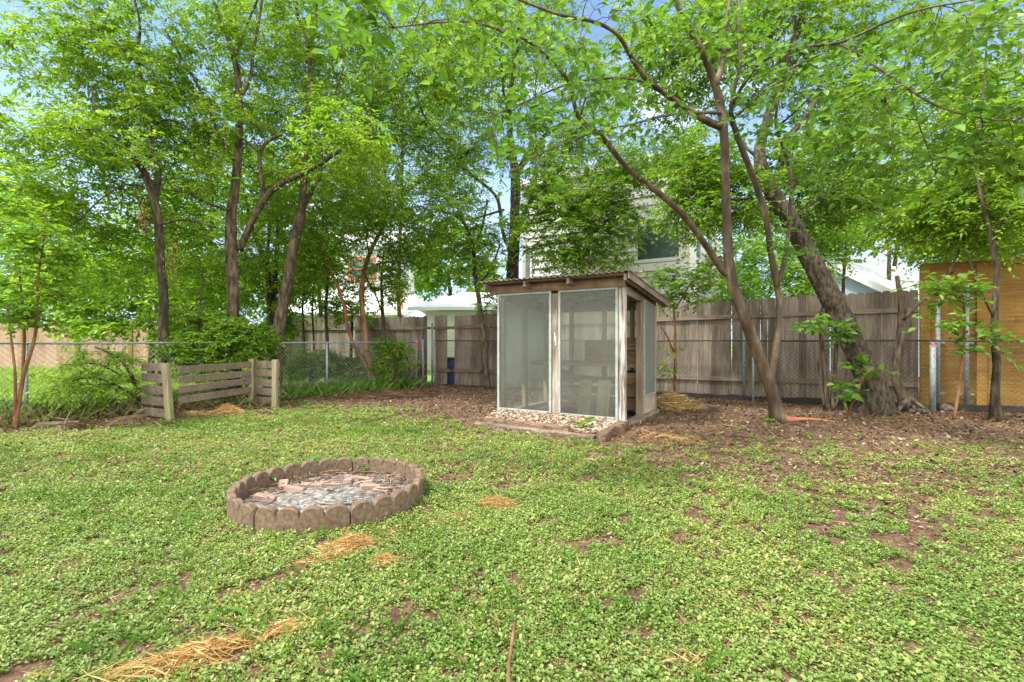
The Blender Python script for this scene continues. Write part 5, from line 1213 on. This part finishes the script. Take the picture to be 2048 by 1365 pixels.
# big leaning tree
grow('oak_tree', 'big rough barked trunk leaning left with flared base near the orange fence',
     [[(1748, 818, 8.55, 84), (1742, 780, 8.55, 72), (1728, 730, 8.55, 64), (1705, 680, 8.55, 60), (1682, 630, 8.55, 58), (1655, 580, 8.55, 56), (1630, 530, 8.55, 52), (1605, 480, 8.6, 48), (1580, 440, 8.6, 45), (1555, 400, 8.65, 42), (1530, 360, 8.7, 38), (1518, 320, 8.7, 32), (1522, 280, 8.8, 28), (1535, 235, 8.8, 25), (1550, 190, 8.9, 23), (1562, 150, 9.0, 20), (1585, 90, 9.0, 18), (1605, 30, 9.1, 16), (1620, -60, 9.1, 12)],
      [(1545, 385, 8.65, 20), (1560, 330, 8.7, 18), (1575, 280, 8.7, 17), (1605, 240, 8.6, 17), (1630, 205, 8.6, 13), (1665, 180, 8.5, 8)],
      [(1535, 240, 8.8, 14), (1545, 190, 8.7, 12), (1580, 110, 8.6, 10), (1592, 50, 8.6, 8), (1570, -10, 8.6, 6)],
      [(1520, 320, 8.7, 10), (1480, 280, 8.8, 8), (1440, 200, 9.0, 6), (1420, 120, 9.2, 5), (1400, 30, 9.3, 4)],
      [(1590, 60, 9, 8), (1650, 20, 9, 6), (1720, -20, 9, 5)],
      [(1550, 395, 8.6, 8), (1480, 400, 8.7, 6), (1430, 410, 8.8, 4), (1380, 400, 8.9, 3)],
      [(1580, 440, 8.6, 9), (1640, 400, 8.8, 7), (1700, 370, 9.2, 6), (1760, 350, 9.5, 4)]],
     [(1430, 60, 9.4, 110, 90, 1.3, 95), (1560, 60, 9.2, 120, 90, 1.3, 110), (1420, 330, 9.1, 70, 70, .9, 75), (1480, 400, 8.9, 90, 55, .8, 85), (1380, 430, 9.0, 60, 50, .6, 50), (1590, 320, 8.9, 80, 60, .8, 60), (1700, 60, 9.4, 110, 80, 1.2, 60), (1650, 400, 9.2, 90, 60, .9, 80), (1300, 150, 9.8, 90, 80, 1.0, 60), (1560, -70, 9.4, 260, 60, 1.5, 90), (1760, 380, 9.8, 80, 50, .8, 50), (1600, 180, 9.4, 120, 60, 1.0, 40), (1380, 370, 9.4, 70, 60, .8, 60), (1400, 180, 9.8, 110, 70, 1.0, 60), (1330, 60, 9.8, 110, 80, 1.2, 60), (1720, 200, 9.6, 110, 90, 1.2, 60), (1820, 60, 9.6, 100, 80, 1.2, 50)],
     'bark_oak', 'leaf_b', seed=10, up=.2, rough=.1, sides=18, flare=1.3, ws=.68, **EL)
# dead forked tree and stump
grow('broken_tree', 'bare pale tree with a snapped top beside the big leaning trunk',
     [[(1816, 818, 8.75, 24), (1806, 795, 8.75, 19), (1795, 770, 8.75, 17), (1793, 730, 8.75, 16), (1799, 690, 8.75, 15), (1804, 640, 8.75, 14), (1804, 600, 8.75, 12), (1797, 570, 8.75, 8), (1794, 552, 8.75, 7)],
      [(1806, 640, 8.7, 8), (1830, 615, 8.6, 7), (1862, 585, 8.5, 7), (1890, 555, 8.4, 6), (1910, 520, 8.35, 5), (1930, 470, 8.3, 4)], [(1888, 558, 8.4, 5), (1912, 540, 8.4, 3)],
      [(1818, 795, 8.7, 10), (1835, 808, 8.6, 7), (1858, 822, 8.5, 4)], [(1812, 800, 8.7, 9), (1800, 818, 8.6, 7), (1790, 826, 8.5, 4)], [(1820, 800, 8.8, 8), (1828, 818, 8.6, 6), (1832, 830, 8.5, 4)]],
     [(1930, 470, 8.4, 50, 35, .5, 14)], 'bark_mid', 'leaf_a', seed=11, rough=.08, **EL)
V_, F_ = pebbles(1, 12, lambda g, n: np.array([[0, 0, .02]]), .16, .17, None)
o = new_mesh('tree_stump', V_, F_, M['bark_oak'], smooth=True); o.location = (*bpt(1838, 826), 0); tag(o, 'low gnarled stump between the broken tree and the thick steel post', 'stump')
# right slim tree
grow('slim_tree', 'slim straight dark trunk before the orange board fence at the right edge',
     [[(1990, 842, 7.65, 26), (1990, 790, 7.65, 21), (1992, 730, 7.65, 19), (1988, 660, 7.65, 17), (1991, 600, 7.65, 15), (1994, 540, 7.65, 13), (1988, 500, 7.65, 12), (1978, 450, 7.7, 10), (1965, 400, 7.7, 9), (1955, 330, 7.8, 7), (1960, 250, 7.8, 6), (1970, 150, 7.9, 5), (1975, 40, 8, 4)],
      [(1988, 636, 7.65, 6), (1965, 590, 7.6, 5), (1945, 540, 7.6, 4), (1935, 500, 7.6, 4)], [(1982, 470, 7.7, 6), (2020, 430, 7.7, 5), (2070, 400, 7.7, 4)],
      [(1992, 835, 7.6, 12), (2005, 843, 7.5, 8), (2015, 846, 7.45, 4)], [(1988, 836, 7.6, 10), (1976, 846, 7.5, 7), (1968, 850, 7.45, 3)]],
     [(1960, 380, 8.1, 100, 90, .9, 80), (2010, 440, 8.0, 80, 80, .8, 60), (1900, 420, 8.4, 70, 70, .7, 40), (1930, 330, 8.4, 120, 90, .9, 50), (2010, 300, 8.1, 80, 70, 1.0, 80), (1930, 250, 8.4, 80, 70, 1.0, 45), (2000, 130, 8.3, 90, 100, 1.1, 70), (1900, 120, 8.8, 60, 80, 1.0, 25), (2070, 300, 8, 50, 250, 1, 60), (1850, 430, 8.6, 60, 35, .6, 34)],
     'bark_dark', 'leaf_a', seed=12, up=.2, ws=.72, **EL)
# broad-leaved saplings
def sapling(lab, stems, blobs, seed, ll=.11, lw=.075, name='sapling', mat='leaf_d', nlv=5, bark='bark_pink', nt_=3, tw=(.15, .32)):
    grow(name, lab, stems, blobs, bark, mat, 'heart', ll, lw, seed=seed, nt_=nt_, nlv=nlv, tw=tw, droop=.12, flare=1.1, up=.35, sides=7, rough=.03, cat='sapling')
sapling('thin leafy sapling growing before the orange board fence', [[(1908, 838, 7.75, 6), (1918, 780, 7.75, 5), (1926, 710, 7.7, 5), (1930, 640, 7.7, 4), (1926, 590, 7.7, 3)]], [(1900, 580, 7.6, 70, 32, .4, 22), (1960, 680, 7.4, 50, 40, .4, 10), (1900, 640, 7.5, 50, 20, .3, 6)], 31)
sapling('broad leaved shoot growing at the trunk of the big leaning tree', [[(1700, 815, 8.2, 4), (1715, 790, 8.0, 4), (1722, 760, 7.9, 3), (1740, 740, 7.8, 3)]], [(1740, 735, 7.8, 40, 18, .2, 4), (1690, 765, 7.9, 24, 10, .2, 2), (1700, 788, 7.9, 26, 6, .15, 2)], 32, .13, .09)
sapling('many stemmed bare shrub with a leafy top left of the big leaning tree', [[(1655, 822, 8.7, 12), (1652, 770, 8.7, 8), (1645, 700, 8.7, 7), (1640, 640, 8.7, 5), (1650, 600, 8.7, 4)], [(1664, 818, 8.7, 10), (1668, 760, 8.7, 7), (1672, 700, 8.7, 7), (1676, 650, 8.7, 5)], [(1650, 818, 8.7, 7), (1642, 770, 8.7, 5), (1636, 720, 8.7, 4)], [(1668, 818, 8.7, 6), (1684, 780, 8.6, 4), (1694, 740, 8.6, 3)]],
        [(1635, 648, 8.3, 60, 14, .4, 10), (1690, 668, 8.3, 40, 16, .3, 7)], 33, .12, .07, bark='bark_mid')
sapling('slender sapling with drooping bright leaves right of the shed roof', [[(1349, 795, 9.6, 6), (1350, 730, 9.6, 6), (1350, 660, 9.6, 5), (1346, 610, 9.5, 4), (1340, 570, 9.4, 3)], [(1348, 705, 9.6, 4), (1330, 665, 9.5, 3), (1316, 650, 9.5, 2)], [(1350, 620, 9.6, 3), (1380, 570, 9.2, 3), (1400, 545, 9.0, 2)]],
        [(1400, 560, 8.8, 45, 26, .4, 30), (1350, 590, 9.2, 60, 28, .4, 34), (1320, 555, 9.4, 40, 20, .4, 20), (1340, 740, 9.5, 16, 12, .2, 4), (1345, 700, 9.5, 20, 6, .2, 2), (1420, 530, 9.0, 25, 14, .3, 8)], 34, .085, .055)
sapling('tall pale leaved sapling with paired stems at the left edge', [[(32, 838, 6.9, 9), (40, 790, 6.9, 8), (50, 740, 6.9, 7), (66, 690, 6.9, 6), (74, 640, 6.9, 5), (76, 560, 6.9, 4), (86, 490, 6.9, 3), (92, 440, 6.9, 2)], [(40, 795, 6.9, 5), (48, 700, 7, 5), (46, 620, 7, 4), (38, 540, 7, 3)], [(30, 838, 6.9, 6), (30, 750, 6.8, 5), (24, 690, 6.8, 4), (15, 620, 6.8, 3)]],
        [(70, 490, 6.8, 70, 50, .5, 40), (30, 590, 6.9, 50, 60, .5, 36), (110, 560, 7.0, 50, 60, .5, 26), (20, 420, 6.8, 50, 40, .5, 20), (60, 640, 6.9, 40, 20, .4, 10)], 35, .085, .05, mat='leaf_c', nt_=4, nlv=6, tw=(.2, .4))
# arching shrub at the left before the mesh and vine-covered shrub at the bin
grow('arching_shrub', 'arching small leaved shrub before the side fence left of the board bin',
     [[(285, 832, 8.2, 9), (275, 790, 8.1, 7), (262, 750, 7.9, 6), (235, 715, 7.7, 4), (190, 695, 7.6, 3)], [(280, 800, 8.1, 5), (230, 770, 7.8, 4), (180, 755, 7.6, 3), (120, 770, 7.4, 2)], [(270, 770, 8.0, 4), (200, 730, 7.7, 3), (130, 730, 7.5, 2)]],
     [(200, 720, 7.8, 80, 24, .4, 20), (150, 765, 7.5, 80, 28, .4, 15), (250, 770, 7.9, 35, 40, .3, 11), (110, 795, 7.4, 45, 20, .3, 5)], 'bark_mid', 'leaf_a', seed=41, ll=.055, lw=.027, nt_=6, nlv=12, tw=(.2, .4), sides=6, cat='shrub', droop=.35)
grow('vine_shrub', 'dense glossy green shrub spilling over the fence behind the board bin',
     [[(430, 790, 10.0, 9), (428, 740, 9.9, 8), (415, 700, 9.8, 6), (400, 660, 9.7, 4)], [(470, 790, 10.0, 8), (480, 740, 9.9, 6), (490, 700, 9.8, 4)], [(400, 780, 9.9, 5), (400, 640, 9.9, 4), (405, 540, 9.9, 3)]],
     [(380, 700, 9.4, 55, 34, .5, 90), (450, 690, 9.7, 60, 45, .5, 110), (510, 690, 9.9, 40, 45, .4, 70), (420, 650, 9.9, 90, 36, .5, 80), (430, 735, 9.5, 60, 20, .3, 50), (340, 650, 9.8, 50, 40, .5, 45)], 'bark_mid', 'leaf_a', seed=42, ll=.065, lw=.038, nt_=6, nlv=9, tw=(.12, .3), sides=6, cat='shrub')
grow('vine_shrub', 'vine with small leaves climbing the chain link left of the ribboned post',
     [[(790, 775, 12.6, 5), (785, 730, 12.6, 4), (775, 700, 12.6, 3)], [(820, 772, 12.9, 4), (815, 720, 12.9, 3), (800, 690, 12.8, 2)]],
     [(775, 695, 12.5, 40, 20, .3, 50), (810, 715, 12.8, 28, 30, .25, 30), (760, 740, 12.4, 30, 30, .3, 26)], 'bark_mid', 'leaf_a', seed=43, ll=.055, lw=.035, nt_=5, nlv=9, tw=(.1, .25), sides=6, cat='vine')
# dark undergrowth between side fence and picket fence
for k, (x, y, d, rx, ry, n, lab, mt) in enumerate([(620, 730, 13.4, 70, 36, 110, 'dark leafy bush behind the side mesh left of the middle post', 'leaf_b'), (700, 735, 13.8, 60, 36, 90, 'dark leafy bush behind the mesh just left of the twin stemmed myrtle', 'leaf_b'),
                                               (560, 640, 13.8, 50, 40, 70, 'green bush behind the leaning grey trunk', 'leaf_b'), (700, 620, 14.2, 60, 30, 50, 'small bush at the top of the picket fence by the myrtle', 'leaf_a')]):
    grow('undergrowth_bush', lab, [[(x, 765, d, 6), (x + 4, y + 10, d, 5), (x - 5, y - 10, d, 3)]], [(x, y, d, rx, ry, .6, n)], 'bark_dark', mt, seed=50 + k, ll=.085, lw=.05, nt_=5, nlv=9, tw=(.15, .35), sides=6, cat='bush', group='bushes behind the side fence')
# background trees
BGK = dict(nt_=5, nlv=8, tw=(.4, .9), up=.3)
def bgtree(lab, x, d, wpx, crown, mat='leaf_a', seed=0, ll=.16, lw=.075, bark='bark_mid'):
    y0 = 682.5 + CAM_H * F_PX / d
    grow('background_tree', lab, [[(x, y0, d, wpx), (x + 4, y0 - 80, d, wpx * .9), (x - 3, y0 - 170, d, wpx * .7), (x + 5, crown[0][1] + 40, d, wpx * .5), (x, crown[0][1] - 60, d, wpx * .25)]], crown, bark, mat, seed=seed, ll=ll, lw=lw, sides=8, group='trees beyond the fences', **BGK)
bgtree('leafy tree on the neighbouring lawn behind the leftmost elm', 300, 15, 12, [(280, 560, 15, 130, 90, 1.6, 130), (160, 560, 15, 100, 80, 1.5, 90), (400, 600, 14.6, 90, 60, 1.2, 90), (200, 640, 14.4, 110, 30, 1, 50), (330, 470, 15.5, 120, 80, 1.5, 80)], 'leaf_a', 61)
bgtree('yellow green tree at the far left beyond the tan fence', 60, 24, 12, [(60, 470, 24, 130, 100, 2.5, 150), (130, 560, 23, 90, 70, 2, 80), (0, 590, 22.9, 90, 60, 2, 70)], 'leaf_c', 62, .22, .1)
bgtree('tall tree filling the view between the two left trunks', 420, 17, 12, [(430, 380, 17, 150, 130, 2.0, 190), (420, 560, 16.5, 120, 80, 1.6, 110), (550, 380, 17, 90, 120, 1.6, 90)], 'leaf_b', 63)
bgtree('tree behind the cream house and the thin saplings', 640, 19, 11, [(640, 400, 19, 110, 100, 2, 130), (560, 560, 18, 90, 60, 1.6, 80), (760, 420, 19, 70, 50, 2, 60), (620, 540, 17.5, 60, 60, 1.2, 60)], 'leaf_b', 64)
bgtree('distant dark tree above the low white garage', 900, 34, 10, [(890, 500, 34, 90, 70, 3, 150), (960, 560, 33, 60, 40, 3, 60), (850, 560, 33, 50, 40, 3, 60)], 'leaf_b', 65, .28, .14)
bgtree('yellow green tree right of the modern house corner', 1540, 13.8, 10, [(1520, 520, 14, 75, 60, 1.1, 110), (1600, 460, 15, 70, 70, 1.3, 90), (1480, 590, 13.2, 60, 34, .9, 60), (1590, 560, 13.4, 50, 40, .8, 45)], 'leaf_c', 66, .11, .05)
bgtree('bright tree behind the shingled house at right', 1790, 27, 12, [(1800, 440, 27, 110, 80, 2.5, 150), (1700, 460, 27, 70, 70, 2.2, 80), (1900, 480, 26, 90, 50, 2, 80)], 'leaf_c', 67, .24, .11)
bgtree('airy tree rising above the shingled roof', 1690, 15.5, 9, [(1700, 400, 15.5, 80, 90, 1.4, 110), (1660, 490, 15, 50, 50, .9, 55), (1730, 280, 16, 90, 80, 1.5, 50)], 'leaf_a', 68, .12, .055)
bgtree('tree beyond the orange board fence at the right edge', 1960, 13, 12, [(1960, 480, 13, 110, 45, 1.3, 120), (1880, 470, 13.5, 70, 60, 1.2, 70), (2050, 400, 13, 80, 120, 1.4, 110), (1980, 340, 13.5, 90, 90, 1.4, 60)], 'leaf_a', 69, .12, .055)
bgtree('tall tree between the cream house and the shed', 800, 18, 11, [(760, 200, 18, 110, 120, 1.6, 120), (880, 220, 18, 110, 120, 1.6, 120), (960, 120, 18, 110, 100, 1.6, 90), (720, 330, 18, 80, 60, 1.3, 60), (880, 360, 17.5, 90, 50, 1.2, 60)], 'leaf_a', 71, .12, .055)
bgtree('yellow green tree beyond the big leaning tree', 1780, 18.5, 11, [(1760, 250, 18.5, 120, 100, 1.8, 110), (1850, 380, 18, 90, 70, 1.5, 80), (1640, 330, 18.5, 80, 80, 1.5, 60), (1900, 200, 18.5, 90, 90, 1.5, 60)], 'leaf_c', 72, .13, .06)
bgtree('small bright tree behind the picket fence right of the white house', 1440, 19, 8, [(1450, 560, 19, 50, 50, 1.2, 60), (1500, 440, 20, 50, 60, 1.2, 45)], 'leaf_c', 70, .16, .07)
# small weeds
WD = [(1190, 1200)]
for k, (x, y, lab) in enumerate([(1535, 852, 'small green weed at the foot of the smooth brown tree'), (735, 950, 'tiny pale weed inside the fire pit at the back'), (538, 975, 'tiny weed against the left inner wall of the fire pit')]):
    p = bpt(x, y)
    leafy('small_weed', p[0], p[1], .03, 7, .10, .08, .05, .03, 'weed', lab, seed=k, nl=5)
# tall grass and weeds along the side fence
g = np.random.default_rng(77)
s_ = g.uniform(0, 1, 9000); a_, b_ = SIDE[3], SIDE[0]
off = np.abs(g.normal(0, .55, 9000)) * g.choice([-1, .4], 9000, p=[.72, .28])
d_ = unit(b_ - a_); n_ = np.array([d_[1], -d_[0]])
pp = np.array([np.interp(s_, [0, .25, .75, 1], SIDE[::-1, 0]), np.interp(s_, [0, .25, .75, 1], SIDE[::-1, 1])]).T + n_ * off[:, None]
V_, F_ = blades_at(pp[:, 0], pp[:, 1], .12, .42, 5, .006, .7)
tag(new_mesh('tall_grass', V_, F_, M['grass']), 'tall unmown grass along the side chain link fence', 'grass', None, 'stuff')
s_ = g.uniform(.12, .62, 3500); pp = np.array([np.interp(s_, [0, .25, .75, 1], SIDE[::-1, 0]), np.interp(s_, [0, .25, .75, 1], SIDE[::-1, 1])]).T + n_ * np.abs(g.normal(.15, .3, 3500))[:, None]
V_, F_ = blades_at(pp[:, 0], pp[:, 1], .1, .38, 6, .0035, 1.1)
tag(new_mesh('dry_weeds', V_, F_, M['grass_dry']), 'dry brown grass and weed stems before the side fence', 'dry grass', None, 'stuff')
yy = g.uniform(5, 21, 26000); xx = -7 - g.uniform(0, 1, 26000) * yy * 1.0
kk = side_dist(xx, yy) < -.6
V_, F_ = blades_at(xx[kk], yy[kk], .08, .3, 7, .016, .8)
tag(new_mesh('lawn_grass', V_, F_, M['lawn_far']), 'sunlit yellow green grass on the neighbouring lawn', 'grass', None, 'stuff')
# dead hanging leaf clusters
for k, (x, y, d, lab) in enumerate([(285, 430, 9.1, 'dead brown leaf cluster hanging beside the leftmost elm'), (345, 525, 9.2, 'dead brown leaf cluster right of the leftmost elm trunk')]):
    n = 70; g = np.random.default_rng(k + 5)
    pos = P(x, y, d) + g.normal(0, 1, (n, 3)) * [.06, .06, .2]
    V_, F_ = leaves(pos, g.normal(0, .5, (n, 3)) - [0, 0, .9], g.normal(0, 1, (n, 3)), .07, .03, 'elm', .2, .4)
    tag(new_mesh('dead_leaves', V_, F_, M['leaf_dry']), lab, 'dead leaves', 'dead leaf clusters in the trees')
